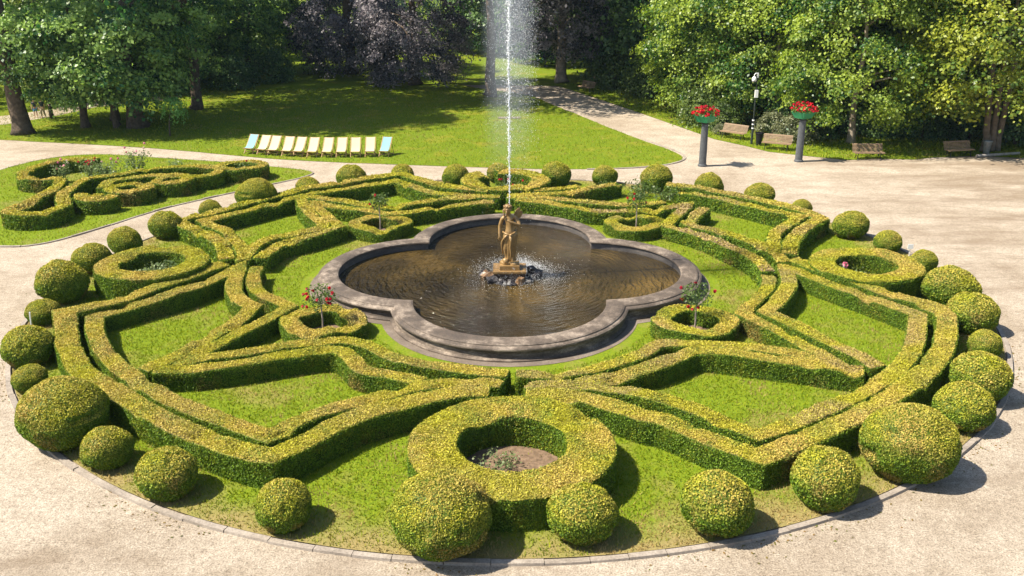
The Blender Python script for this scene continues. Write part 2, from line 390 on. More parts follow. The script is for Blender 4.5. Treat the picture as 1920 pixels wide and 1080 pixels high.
def ribbon(path, w, h, closed=False, seed=0, amp=0.030):
    """solid strip along a path -> V, quads"""
    p = np.asarray(path); k = len(p)
    d = (np.roll(p, -1, 0) - p) if closed else np.diff(p, axis=0)
    d = unit(d); nrm = np.stack([-d[:, 1], d[:, 0]], 1)
    m = np.zeros((k, 2))
    for i in range(k):
        n0 = nrm[i - 1] if (closed or i > 0) else nrm[0]; n1 = nrm[i] if (closed or i < k - 1) else nrm[-1]
        b = n0 + n1; L = np.linalg.norm(b)
        if L < 0.2: m[i] = n0
        else:
            b = b / L; m[i] = b / max(0.5, float(b @ n0))
    hw = w / 2
    prof = [(-hw, 0), (-hw * 1.01, h * 0.35), (-hw, h * 0.7), (-hw, h - 0.025), (-hw * 0.96, h), (-hw * 0.3, h + 0.008), (hw * 0.3, h + 0.008), (hw * 0.96, h), (hw, h - 0.025), (hw, h * 0.7), (hw * 1.01, h * 0.35), (hw, 0)]
    c = len(prof); V = np.zeros((k, c, 3))
    for j, (u, z) in enumerate(prof): V[:, j, :2] = p + m * u; V[:, j, 2] = z
    flat = V.reshape(-1, 3)
    disp = np.stack([vnoise(flat, 1.7, 31 + seed), vnoise(flat, 1.7, 57 + seed), vnoise(flat, 1.3, 83 + seed)], 1) - 0.5
    disp += 0.6 * (np.stack([vnoise(flat, 5, 11), vnoise(flat, 5, 12), vnoise(flat, 5, 13)], 1) - 0.5)
    disp[:, 2] += 1.9 * (vnoise(flat * np.array([1, 1, 0]), 0.75, 91 + seed) - 0.5) - 2.5 * sstep(0.70, 0.86, vnoise(flat * np.array([1, 1, 0]), 1.6, 95 + seed))
    disp[:, 2] *= np.minimum(1, flat[:, 2] / 0.3); flat = flat + disp * amp * 2
    F = []
    kk = k if closed else k - 1
    i = np.arange(kk)[:, None]; j = np.arange(c - 1)[None, :]; i2 = (i + 1) % k
    F = np.stack([i * c + j + 1 + 0 * i2, i * c + j + 0 * i2, i2 * c + j, i2 * c + j + 1], -1).reshape(-1, 4)
    F = F[:, ::-1] if False else F
    if not closed:
        caps = []
        for a, rev in ((0, False), ((k - 1) * c, True)):
            for j in range(c // 2):
                q = [a + j, a + j + 1, a + c - 2 - j, a + c - 1 - j]
                if j + 1 < c - 2 - j: caps.append(q[::-1] if rev else q)
        F = np.concatenate([F, np.array(caps)])
    return flat, F
def orient_out(V, F):
    return F
def join(parts):
    Vs, Fs, b = [], [], 0
    for V, F in parts: Vs.append(V); Fs.append(F + b); b += len(V)
    return np.concatenate(Vs), np.concatenate(Fs)
def hedge(name, paths, w, h, leaf, label, group, cat='hedge', bare=0.0, closed=False, seed=0):
    parts = []; leaf = leaf * (0.80 if leaf >= 0.08 else 0.62); w = w - (0.11 if name in ('boundary_hedge', 'compartment_hedge', 'inner_hedge') else 0.05)
    for i, p in enumerate(paths):
        q = p if closed else smooth_path(p)
        parts.append(ribbon(q, w, h - 0.012 * i, closed, seed))
    V, F = join(parts)
    c = V.mean(0); c[2] = 0
    me = leafy(name, V, F, leaf, bare=bare)
    o = link(name, me); tag(o, label, cat, group); return o

# ------------------------------------------------------------------ ground, lawns, paths
def poly_sheet(name, pts, z, mat):
    from mathutils.geometry import tessellate_polygon
    tris = tessellate_polygon([[Vector((x, y, 0)) for x, y in pts]]); fs = []
    for a, b, c in tris:
        (ax, ay), (bx, by), (cx, cy) = pts[a][:2], pts[b][:2], pts[c][:2]; k = (bx - ax) * (cy - ay) - (by - ay) * (cx - ax)
        if abs(k) > 1e-9: fs.append((a, b, c) if k > 0 else (a, c, b))
    me = bpy.data.meshes.new(name); me.from_pydata([(x, y, z) for x, y in pts], [], fs); me.materials.append(mat); me.update()
    return struct(link(name, me))
def dense(pts, closed=True, step=0.5, jit=0.0):
    p = smooth_path(list(pts) + ([pts[0]] if closed else []), step)
    if jit: p = p + np.stack([vnoise(np.c_[p, p[:, :1] * 0], 0.9, 5), vnoise(np.c_[p, p[:, :1] * 0], 0.9, 8)], 1) * jit - jit / 2
    return p[:-1] if closed else p
poly_sheet('ground', [(-500, -120), (500, -120), (500, 600), (-500, 600)], 0.0, M_gravel)

lawn_front = [(-34.0, 28.4), (-24.54, 26.08), (-18.4, 23.89), (-14.78, 22.4), (-10.03, 21.2), (-4.87, 20.35), (0.13, 19.56), (4.43, 19.30), (7.56, 19.75), (9.6, 20.8), (10.5, 22.2), (10.2, 24.2), (8.62, 27.91), (6.64, 33.19), (4.88, 38.4), (3.58, 41.8), (2.43, 45.6), (0.8, 48.6), (-1.6, 50.4), (-3.5, 52.5)]
lf = dense(lawn_front, False, 0.6, 0.12)
lawn_pts = [(-250, 33), (-60, 31.5)] + [tuple(p) for p in lf] + [(-10, 62), (-250, 62)]
poly_sheet('main_lawn', lawn_pts, 0.02, M_lawn)
back_pts = [(-250, 61), (-30, 56.5), (-9, 54.3), (0, 53.4), (4.2, 53.0), (5.01, 51.5), (6.98, 46.38), (9.99, 38.32), (12.17, 32.08), (13.55, 28.0), (15.12, 25.7), (16.06, 24.0), (17.72, 22.9), (20.13, 21.5), (22.0, 21.9), (24.2, 21.6), (25.6, 22.2), (28.4, 22.6), (30.7, 22.0), (60, 23), (250, 30), (250, 400), (-250, 400)]
poly_sheet('back_lawn', back_pts, 0.018, M_lawn)
wpath = dense([(-60, 30.6), (-42, 32.2), (-36.8, 34.0), (-35.2, 37.5), (-34.2, 41.8), (-33.2, 45.5), (-31.4, 45.0), (-32.3, 41.0), (-33.2, 37.0), (-33.6, 34.6)], False, 0.6)
poly_sheet('woodland_path', [(-60, 37.5), (-45, 37.2), (-38.5, 37.6), (-36.3, 40.5), (-35.2, 44.5), (-31.5, 46.5), (-28, 47.5), (-28, 45.5), (-31, 44.2), (-33.2, 41.5), (-34.4, 37.6), (-36.5, 34.0), (-45, 32.6), (-60, 32)], 0.028, M_gravel)

BED_R = 16.85
ring = [(BED_R * math.cos(a), BED_R * math.sin(a)) for a in np.linspace(0, 2 * PI, 240, endpoint=False)]
poly_sheet('bed_lawn', ring, 0.045, M_roundlawn)
leftbed = [(-21.9, 4.9), (-20.9, 4.88), (-19.84, 5.6), (-18.52, 7.92), (-17.1, 10.85), (-15.2, 13.18), (-13.07, 15.64), (-11.68, 17.2), (-11.05, 18.3), (-11.64, 19.15), (-14.21, 20.28), (-17.72, 21.6), (-21.23, 22.53), (-23.48, 23.32), (-25.92, 23.66), (-27.9, 22.6), (-29.2, 20.0), (-29.6, 16), (-29, 11), (-27, 7), (-24, 5.2)]
lb = dense(leftbed, True, 0.5, 0.06)
poly_sheet('left_bed_lawn', [tuple(p) for p in lb], 0.04, M_bedlawn)

def kerb_strip(name, path, closed, w=0.24, h=0.075, stone=0.95, mat=None):
    mb = MB(); p = np.asarray(path); n = len(p)
    L = np.concatenate([[0], np.cumsum(np.linalg.norm(np.diff(np.concatenate([p, p[:1]]) if closed else p, axis=0), axis=1))])
    q = np.concatenate([p, p[:1]]) if closed else p
    s = 0.0
    while s < L[-1] - 0.3:
        e = min(L[-1], s + stone * random.uniform(0.8, 1.2)); ts = np.linspace(s + 0.008, e - 0.008, 4)
        xy = np.stack([np.interp(ts, L, q[:, 0]), np.interp(ts, L, q[:, 1])], 1)
        d = unit(np.gradient(xy, axis=0)); nn = np.stack([-d[:, 1], d[:, 0]], 1)
        dz = random.uniform(-0.014, 0.014); off = random.uniform(-0.015, 0.015)
        vs = []
        for i in range(4):
            for u, z in ((-w / 2, 0), (-w / 2 + 0.012, h + dz), (w / 2 - 0.012, h + dz + 0.006), (w / 2, 0)):
                vs.append((*(xy[i] + nn[i] * (u + off)), z))
        fs = [(i * 4 + j, i * 4 + j + 1, (i + 1) * 4 + j + 1, (i + 1) * 4 + j) for i in range(3) for j in range(3)] + [(3, 2, 1, 0), (12, 13, 14, 15)]
        mb.add(vs, fs); s = e
    o = mb.build(name, mat or M_kerb); return struct(o)
kr = np.array([((BED_R + 0.12) * math.cos(a), (BED_R + 0.12) * math.sin(a)) for a in np.linspace(0, 2 * PI, 400, endpoint=False)])
kerb_strip('kerb', kr, True, 0.165, 0.065)
kerb_strip('lawn_kerb', smooth_path([(4.43, 19.2), (7.56, 19.62), (9.7, 20.7), (10.65, 22.2), (10.35, 24.3), (8.75, 27.95)], 0.3), False, 0.14, 0.05)
kerb_strip('left_bed_kerb', dense(leftbed, True, 0.3), True, 0.11, 0.05)

n = 1500; a = rng.random(n) * 2 * PI; q = BED_R + 0.16 + np.abs(rng.normal(size=n)) * 0.35; keep = vnoise(np.c_[a * 5, a * 0, a * 0], 1.0, 3) > 0.42
P = np.stack([q * np.cos(a), q * np.sin(a), np.full(n, 0.008)], 1)[keep]
V, F = leaf_cards(P, np.tile([0, 0, 1.0], (len(P), 1)), 0.065, 0.25, 0.6)
o = link('leaf_litter', mesh_np('leaf_litter', V, [(F, 0)], [M_grassblade], [mixc(np.array([0.10, 0.12, 0.02]), np.array([0.22, 0.13, 0.05]), rng.random(len(P)))])); o['kind'] = 'stuff'; o['label'] = 'dry leaves and bits of weed along the kerb of the round bed'; o['category'] = 'leaf litter'

# ------------------------------------------------------------------ pool
LOBES = [(-3.12, 0.25), (0.0, -3.0), (3.12, 0.25), (0.0, 3.95)]; LR = 3.35      # W, S, E, N
def quatre(off, n=26):
    r = LR + off; pts = []
    def inter(c1, c2):
        (x1, y1), (x2, y2) = c1, c2; d = math.hypot(x2 - x1, y2 - y1); h = math.sqrt(r * r - d * d / 4)
        mx, my = (x1 + x2) / 2, (y1 + y2) / 2; px, py = -(y2 - y1) / d, (x2 - x1) / d
        a = (mx + px * h, my + py * h); b = (mx - px * h, my - py * h)
        return max(a, b, key=lambda q: math.hypot(q[0], q[1] - 0.3))
    cusp = [inter(LOBES[i], LOBES[(i + 1) % 4]) for i in range(4)]
    for i in range(4):
        c = LOBES[i]; s = cusp[i - 1]; e = cusp[i]
        a0 = math.atan2(s[1] - c[1], s[0] - c[0]); a1 = math.atan2(e[1] - c[1], e[0] - c[0])
        while a1 <= a0: a1 += 2 * PI
        for t in np.linspace(a0, a1, n, endpoint=False): pts.append((c[0] + r * math.cos(t), c[1] + r * math.sin(t)))
    return pts
def sweep(name, prof, mat, parent):
    vs, k = [], len(quatre(0)); fs = []
    for off, z in prof: vs += [(x, y, z) for x, y in quatre(off)]
    for i in range(len(prof) - 1):
        for j in range(k):
            fs.append((i * k + j, i * k + (j + 1) % k, (i + 1) * k + (j + 1) % k, (i + 1) * k + j))
    return MB().add(vs, fs).build(name, mat, parent)
basin = tag(empty('fountain_basin', (0, 0.3, 0)), 'grey weathered stone quatrefoil fountain basin holding brown water', 'fountain')
def sweepb(name, prof, mat):
    o = sweep(name, prof, mat, None); o.parent = basin; o.matrix_parent_inverse = Matrix.Translation((0, -0.3, 0)); return o
sweepb('wall', [(0.80, 0.0), (0.80, 0.10), (0.74, 0.13), (0.70, 0.15), (0.66, 0.28), (0.66, 0.33), (0.69, 0.35), (0.72, 0.36)], M_stone)
sweepb('rim', [(0.715, 0.362), (0.755, 0.385), (0.775, 0.43), (0.765, 0.47), (0.72, 0.50), (0.66, 0.515), (0.64, 0.53), (0.64, 0.555), (0.58, 0.585), (0.42, 0.602), (0.16, 0.602), (0.06, 0.592), (0.0, 0.565), (-0.01, 0.52), (0.02, 0.49)], M_stone)
sweepb('inner_wall', [(0.02, 0.49), (0.05, 0.47), (0.05, 0.0)], M_innerwall)
w = quatre(0.06); water = poly_sheet('water', w, 0.24, M_water)
ap = quatre(1.10); poly_sheet('stone_apron', ap, 0.058, M_paving)

# ------------------------------------------------------------------ clipped hedges of the round parterre
HP = {
'A_SW': [(-10.9,0.47),(-11.42,-0.33),(-12.2,-1.67),(-13.12,-3.02),(-14.04,-4.12),(-14.7,-4.59,1),(-13.67,-6.73),(-12.86,-8.12),(-11.97,-9.29),(-11.08,-10.07),(-9.89,-11.09),(-8.68,-12.12),(-7.41,-12.95),(-6.24,-13.67),(-5.63,-13.85,1),(-5.06,-13.22),(-4.53,-12.46),(-3.79,-11.73),(-2.82,-11.14),(-1.8,-10.68),(-1.09,-10.52),(-0.55,-10.53)],
'A_SE': [(0.43,-10.53),(1.5,-10.64),(2.54,-11.11),(3.49,-11.86),(3.95,-12.0),(4.8,-12.89),(5.6,-13.67),(5.92,-13.91,1),(6.78,-13.42),(7.73,-12.77),(8.62,-12.12),(9.59,-11.34),(10.82,-10.25),(11.93,-9.1),(12.94,-7.72),(13.83,-6.08),(14.41,-4.58,1),(13.31,-3.22),(12.41,-1.87),(11.43,-0.4),(10.89,0.86)],
'A_NW': [(-10.96,1.05),(-11.62,2.76),(-12.62,4.25),(-13.86,5.52),(-14.72,6.36,1),(-14.15,6.95),(-13.39,7.83),(-12.55,9.22),(-11.61,10.5),(-10.59,11.73),(-9.47,12.81),(-8.26,13.71),(-7.0,14.52),(-5.65,15.2,1),(-4.68,14.0),(-3.52,12.75),(-2.14,11.97),(-0.94,11.42)],
'A_NE': [(10.98,1.52),(11.58,3.27),(12.47,4.79),(13.78,6.42,1),(13.46,7.57),(12.61,8.87),(11.91,9.75),(10.31,11.19),(9.18,12.17),(7.94,12.73)],
'A_N2': [(-0.4,11.38),(1.49,11.82),(2.84,12.24),(3.48,12.56)],
'B_SW': [(-0.2,-9.81),(-0.75,-9.7),(-1.86,-9.8),(-2.93,-10.19),(-3.93,-10.82),(-4.8,-11.48),(-5.48,-12.09),(-6.01,-12.69,1),(-7.56,-11.79),(-8.9,-10.88),(-9.9,-10.08),(-10.96,-9.05),(-12.03,-7.74),(-12.91,-6.4),(-13.73,-4.65,1),(-12.52,-3.38),(-11.5,-2.34),(-10.58,-0.64),(-10.23,0.28,1),(-10.05,-1.11),(-9.79,-2.24),(-9.22,-3.3),(-8.64,-3.91,1),(-8.85,-5.11),(-9.24,-6.13),(-9.68,-7.37),(-10.15,-8.33),(-10.51,-8.94)],
'B_SWb': [(-10.19,-8.87),(-8.86,-8.7),(-7.81,-8.34),(-6.38,-7.71),(-5.23,-7.48),(-4.86,-7.79,1),(-4.53,-8.37),(-4.22,-8.84),(-3.42,-9.1),(-2.43,-9.69)],
'B_SE': [(0.44,-9.95),(1.55,-9.82),(2.64,-10.03),(3.67,-10.56),(4.64,-11.18),(5.34,-11.87),(6.16,-12.71,1),(7.35,-12.03),(8.46,-11.21),(8.98,-10.84),(10.23,-9.88),(11.53,-8.48),(12.48,-6.92),(13.43,-4.81,1),(12.45,-3.06),(11.51,-1.69),(10.9,-0.52),(10.41,0.15,1),(10.24,-1.11),(9.81,-2.4),(9.05,-3.7),(8.53,-4.44,1),(9.0,-5.47),(9.55,-6.48),(10.16,-7.7),(10.62,-8.84)],
'B_SEb': [(10.14,-9.01),(9.65,-8.87),(8.27,-8.34),(6.81,-7.88),(6.07,-7.64),(5.48,-7.55,1),(4.78,-8.17),(3.91,-8.79),(2.7,-9.38),(1.93,-9.72)],
'B_NW': [(-0.48,10.68),(-2.43,10.91),(-3.77,11.34),(-4.87,12.6),(-5.9,13.85,1),(-6.8,13.01),(-8.05,12.36),(-9.52,11.3),(-10.38,10.18),(-11.29,9.21),(-12.22,8.0),(-13.54,6.42,1),(-12.21,5.02),(-11.29,3.48),(-10.57,2.05),(-10.31,0.91,1),(-10.33,2.75),(-9.95,3.69),(-9.49,4.07),(-8.77,4.6),(-8.15,5.23),(-8.1,5.8,1),(-8.81,7.08),(-9.51,8.72),(-10.11,10.38)],
'B_NWb': [(-10.18,10.68),(-8.99,10.27),(-7.61,9.66),(-6.56,8.98),(-5.71,8.78,1),(-4.54,9.33),(-3.22,10.21),(-1.69,10.6)],
'B_NE': [(10.45,0.42),(10.56,2.14),(11.02,4.03),(11.85,5.44),(13.01,6.86,1),(12.01,7.76),(11.09,8.98),(10.07,10.07),(9.19,10.79),(8.39,11.42)],
'B_NEb': [(10.59,2.28),(10.18,2.92),(9.58,3.89),(8.66,4.83),(7.97,5.64),(7.77,6.06,1),(8.46,7.35),(9.03,8.43)],
'B_N2': [(-0.1,10.78),(2.19,10.97),(3.83,11.9),(5.55,13.1)],
'B_N2b': [(-0.1,10.58),(2.41,10.05),(4.25,9.24),(5.78,9.03),(7.29,9.41)],
'C_SW': [(-0.05,-9.12),(-1.54,-8.75),(-3.14,-8.26),(-4.05,-7.29),(-4.6,-6.88),(-5.17,-6.67,1),(-6.16,-6.83),(-6.95,-6.98),(-7.66,-7.38),(-8.76,-7.77),(-9.57,-8.33,1),(-9.25,-7.45),(-8.74,-6.43),(-8.19,-5.34),(-7.46,-3.82,1),(-7.97,-3.31),(-8.7,-2.63),(-9.29,-1.41),(-9.57,-0.35),(-9.63,0.46)],
'C_SE': [(0.19,-9.12),(1.21,-9.13),(2.78,-8.6),(3.83,-7.85),(4.58,-6.94),(5.39,-6.95,1),(6.59,-7.08),(7.36,-7.29),(8.43,-7.77),(9.57,-8.28,1),(9.01,-7.18),(8.34,-5.82),(7.74,-4.43,1),(8.58,-3.03),(9.27,-1.96),(9.55,-0.81)],
'C_NE': [(9.61,-0.51),(9.56,0.87),(9.04,2.22),(8.32,3.9),(7.41,5.08),(6.84,5.82,1),(7.57,7.36),(8.37,9.1,1),(7.01,8.45),(5.65,8.01,1),(4.14,8.02),(2.95,8.59),(1.75,9.46),(0.31,9.87)],
'C_NW': [(-0.78,9.68),(-2.03,9.31),(-3.83,8.38),(-4.71,7.84),(-5.59,7.67,1),(-6.47,8.22),(-7.45,8.7),(-8.48,9.18),(-9.33,9.67,1),(-8.68,8.24),(-7.9,6.63),(-7.37,5.62,1),(-8.4,4.21),(-9.31,3.32),(-9.6,2.25),(-9.73,1.24)],
}
gA = 'outer boundary hedges of the round parterre'; gB = 'compartment hedges of the round parterre'; gC = 'inner hedges round the fountain lawn'
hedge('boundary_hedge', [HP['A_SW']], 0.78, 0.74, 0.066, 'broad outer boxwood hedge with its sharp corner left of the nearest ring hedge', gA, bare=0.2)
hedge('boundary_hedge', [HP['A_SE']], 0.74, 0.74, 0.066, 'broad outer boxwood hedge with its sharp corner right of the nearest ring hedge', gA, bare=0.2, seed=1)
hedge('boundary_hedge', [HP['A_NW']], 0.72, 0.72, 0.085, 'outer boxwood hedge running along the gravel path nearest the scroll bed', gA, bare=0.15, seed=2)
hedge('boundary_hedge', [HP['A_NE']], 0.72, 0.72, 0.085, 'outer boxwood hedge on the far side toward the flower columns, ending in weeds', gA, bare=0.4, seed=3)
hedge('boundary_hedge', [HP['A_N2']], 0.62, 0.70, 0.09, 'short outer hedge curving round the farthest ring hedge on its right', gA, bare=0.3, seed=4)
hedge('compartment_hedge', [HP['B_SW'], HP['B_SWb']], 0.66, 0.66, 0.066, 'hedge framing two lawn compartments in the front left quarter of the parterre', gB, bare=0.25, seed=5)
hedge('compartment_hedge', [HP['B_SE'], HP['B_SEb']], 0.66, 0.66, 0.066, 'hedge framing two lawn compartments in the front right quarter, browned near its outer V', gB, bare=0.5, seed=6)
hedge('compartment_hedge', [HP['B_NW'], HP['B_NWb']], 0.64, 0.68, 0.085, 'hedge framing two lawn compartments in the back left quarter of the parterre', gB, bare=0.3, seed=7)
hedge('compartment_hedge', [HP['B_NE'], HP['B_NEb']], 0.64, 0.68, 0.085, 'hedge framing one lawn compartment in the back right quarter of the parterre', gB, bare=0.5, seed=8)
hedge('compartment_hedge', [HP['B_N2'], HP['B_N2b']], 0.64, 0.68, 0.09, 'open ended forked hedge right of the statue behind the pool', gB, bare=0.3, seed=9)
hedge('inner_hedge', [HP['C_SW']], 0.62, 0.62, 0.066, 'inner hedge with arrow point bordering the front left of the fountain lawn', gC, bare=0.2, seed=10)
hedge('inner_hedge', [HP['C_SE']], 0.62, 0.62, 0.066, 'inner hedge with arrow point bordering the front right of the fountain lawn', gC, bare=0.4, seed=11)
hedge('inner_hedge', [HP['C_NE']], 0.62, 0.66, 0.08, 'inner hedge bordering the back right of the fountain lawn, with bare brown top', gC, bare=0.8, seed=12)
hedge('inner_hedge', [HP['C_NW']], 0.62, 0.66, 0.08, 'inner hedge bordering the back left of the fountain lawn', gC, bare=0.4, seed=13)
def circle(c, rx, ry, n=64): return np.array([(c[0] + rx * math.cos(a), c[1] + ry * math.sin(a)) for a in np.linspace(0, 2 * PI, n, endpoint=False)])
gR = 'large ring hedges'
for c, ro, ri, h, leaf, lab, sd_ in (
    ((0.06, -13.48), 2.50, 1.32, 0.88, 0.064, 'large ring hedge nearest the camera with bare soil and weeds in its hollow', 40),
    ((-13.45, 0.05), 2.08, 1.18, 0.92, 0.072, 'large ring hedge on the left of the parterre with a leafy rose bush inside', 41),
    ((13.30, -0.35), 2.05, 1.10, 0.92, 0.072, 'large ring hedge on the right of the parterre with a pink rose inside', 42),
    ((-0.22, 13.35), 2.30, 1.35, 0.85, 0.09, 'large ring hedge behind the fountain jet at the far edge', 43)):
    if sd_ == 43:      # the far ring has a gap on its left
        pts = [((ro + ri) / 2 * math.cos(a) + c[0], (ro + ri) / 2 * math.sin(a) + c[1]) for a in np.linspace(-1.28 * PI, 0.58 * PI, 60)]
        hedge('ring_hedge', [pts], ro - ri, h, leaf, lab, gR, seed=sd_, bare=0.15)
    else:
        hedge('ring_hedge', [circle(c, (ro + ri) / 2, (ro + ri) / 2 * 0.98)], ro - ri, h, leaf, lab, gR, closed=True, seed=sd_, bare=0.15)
gS = 'small ring hedges round the standard roses'
for c, ro, ri, lab, sd_ in (
    ((-6.12, -4.85), 1.38, 0.72, 'small ring hedge at the front left of the pool with a standard rose inside', 50),
    ((6.08, -4.95), 1.38, 0.72, 'small ring hedge at the front right of the pool with a standard rose inside', 51),
    ((5.62, 6.6), 1.36, 0.74, 'small ring hedge at the back right of the pool with a standard rose inside', 52),
    ((-5.75, 6.55), 1.36, 0.74, 'small ring hedge at the back left of the pool with a standard rose inside', 53)):
    rm = (ro + ri) / 2; sq = []
    for a in np.linspace(0, 2 * PI, 48, endpoint=False):      # squared-off ring, set with the diagonals of the bed
        f = (abs(math.cos(a)) ** 3.2 + abs(math.sin(a)) ** 3.2) ** (-1 / 3.2); b = a + (0.62 if c[0] * c[1] > 0 else -0.62)
        sq.append((c[0] + rm * 0.95 * f * math.cos(b), c[1] + rm * 0.95 * f * math.sin(b)))
    hedge('ring_hedge', [np.array(sq)], ro - ri, 0.56, 0.07, lab, gS, closed=True, seed=sd_, bare=0.4)
for c, r, nm in (((0.06, -13.48), 1.45, 'bare_soil'), ((-13.45, 0.05), 1.3, 'bare_soil'), ((13.3, -0.35), 1.25, 'bare_soil'), ((-0.22, 13.35), 1.5, 'bare_soil'), ((-6.12, -4.85), 0.85, 'bare_soil'), ((6.08, -4.95), 0.85, 'bare_soil'), ((5.62, 6.6), 0.85, 'bare_soil'), ((-5.75, 6.55), 0.85, 'bare_soil')):
    poly_sheet(nm, [tuple(p) for p in circle(c, r, r, 32)], 0.06, M_soil)

# ------------------------------------------------------------------ scroll bed on the left
gL = 'hedges of the scroll bed beside the left path'
LP_bow = [(-23.4,18.9),(-24.43,18.99),(-25.48,18.45),(-25.93,17.37),(-26.04,16.08),(-25.74,14.96),(-25.06,14.36),(-24.19,14.11),(-23.27,14.1)]
LP_hook = [(-23.3,14.1),(-22.78,12.2),(-22.62,10.7),(-22.78,9.41),(-23.0,8.46),(-22.85,7.82),(-22.14,7.45),(-21.26,7.53),(-20.87,8.2),(-20.8,9.0),(-21.3,9.9,1),(-21.9,11.3),(-22.0,12.8),(-21.92,13.97,1),(-21.15,14.67),(-20.44,15.51),(-20.06,16.2),(-18.37,16.76),(-16.55,17.0),(-15.75,16.5),(-15.6,15.5),(-15.9,14.9),(-16.6,14.62),(-17.72,14.87),(-19.05,14.65),(-20.2,14.1),(-20.5,13.3),(-20.35,12.2)]
hedge('scroll_hedge', [LP_bow], 0.62, 0.78, 0.09, 'open horseshoe hedge holding red roses in the scroll bed', gL, seed=60, bare=0.2)
hedge('scroll_hedge', [LP_hook], 0.62, 0.76, 0.09, 'long hooked scroll hedge winding through the left bed', gL, seed=61, bare=0.2)
hedge('scroll_hedge', [circle((-17.45, 13.95), 0.78, 0.70, 30)], 0.62, 0.74, 0.09, 'small closed ring hedge in the middle of the scroll bed', gL, closed=True, seed=62)
hedge('scroll_hedge', [circle((-19.05, 12.3), 0.95, 0.80, 30)], 0.60, 0.76, 0.09, 'small ring hedge nearest the path in the scroll bed, with orange bloom', gL, closed=True, seed=63)
hedge('scroll_hedge', [[(-20.9, 11.0), (-20.6, 10.3), (-20.0, 10.0), (-19.4, 10.2), (-19.25, 10.8)], [(-20.3, 10.75), (-19.8, 10.7)]], 0.66, 0.70, 0.09, 'half round clipped hedge block beside the hooked scroll', gL, seed=64)
hedge('scroll_hedge', [circle((-14.75, 17.2), 1.15, 0.95, 34)], 0.60, 0.80, 0.09, 'ring hedge at the far pointed end of the scroll bed', gL, closed=True, seed=65)

# ------------------------------------------------------------------ clipped balls
def ball_mesh(seed, leaf):
    rg = np.random.default_rng(seed); nu, nv = 40, 22
    th = np.linspace(0, 2 * PI, nu, endpoint=False); ph = np.linspace(-PI / 2 * 0.93, PI / 2 * 0.985, nv)
    T, Pp = np.meshgrid(th, ph)
    d = np.stack([np.cos(Pp) * np.cos(T), np.cos(Pp) * np.sin(T), np.sin(Pp)], -1).reshape(-1, 3)
    rr = 1 + 0.17 * (vnoise(d + 5, 1.15, seed) - 0.5) + 0.10 * (vnoise(d + 5, 3.2, seed + 1) - 0.5) - 0.10 * sstep(0.74, 0.85, vnoise(d + 9, 2.6, seed + 2))
    V = d * rr[:, None] * np.array([1, 1, 0.84]); V[:, 2] += 0.78
    i = np.arange(nv - 1)[:, None]; j = np.arange(nu)[None, :]; j2 = (j + 1) % nu
    F = np.stack([i * nu + j + 0 * j2, i * nu + j2, (i + 1) * nu + j2, (i + 1) * nu + j + 0 * j2], -1).reshape(-1, 4)
    P, Nn, _ = sample_surface(V, F, 4.2 / leaf ** 2, rg)
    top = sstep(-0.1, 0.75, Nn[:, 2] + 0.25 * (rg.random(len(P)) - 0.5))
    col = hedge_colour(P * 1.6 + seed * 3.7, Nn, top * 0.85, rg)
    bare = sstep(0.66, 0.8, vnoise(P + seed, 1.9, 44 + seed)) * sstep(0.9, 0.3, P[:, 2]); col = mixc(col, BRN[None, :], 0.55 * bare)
    LV, LF = leaf_cards(P + Nn * (rg.random(len(P)) * leaf * 0.9)[:, None], Nn, leaf, 0.8, 0.72, rg, out=0.35)
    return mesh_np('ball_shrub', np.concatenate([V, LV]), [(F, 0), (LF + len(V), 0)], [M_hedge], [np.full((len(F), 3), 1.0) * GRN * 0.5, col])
BM = [ball_mesh(1, 0.038), ball_mesh(2, 0.062), ball_mesh(3, 0.062), ball_mesh(4, 0.085)]
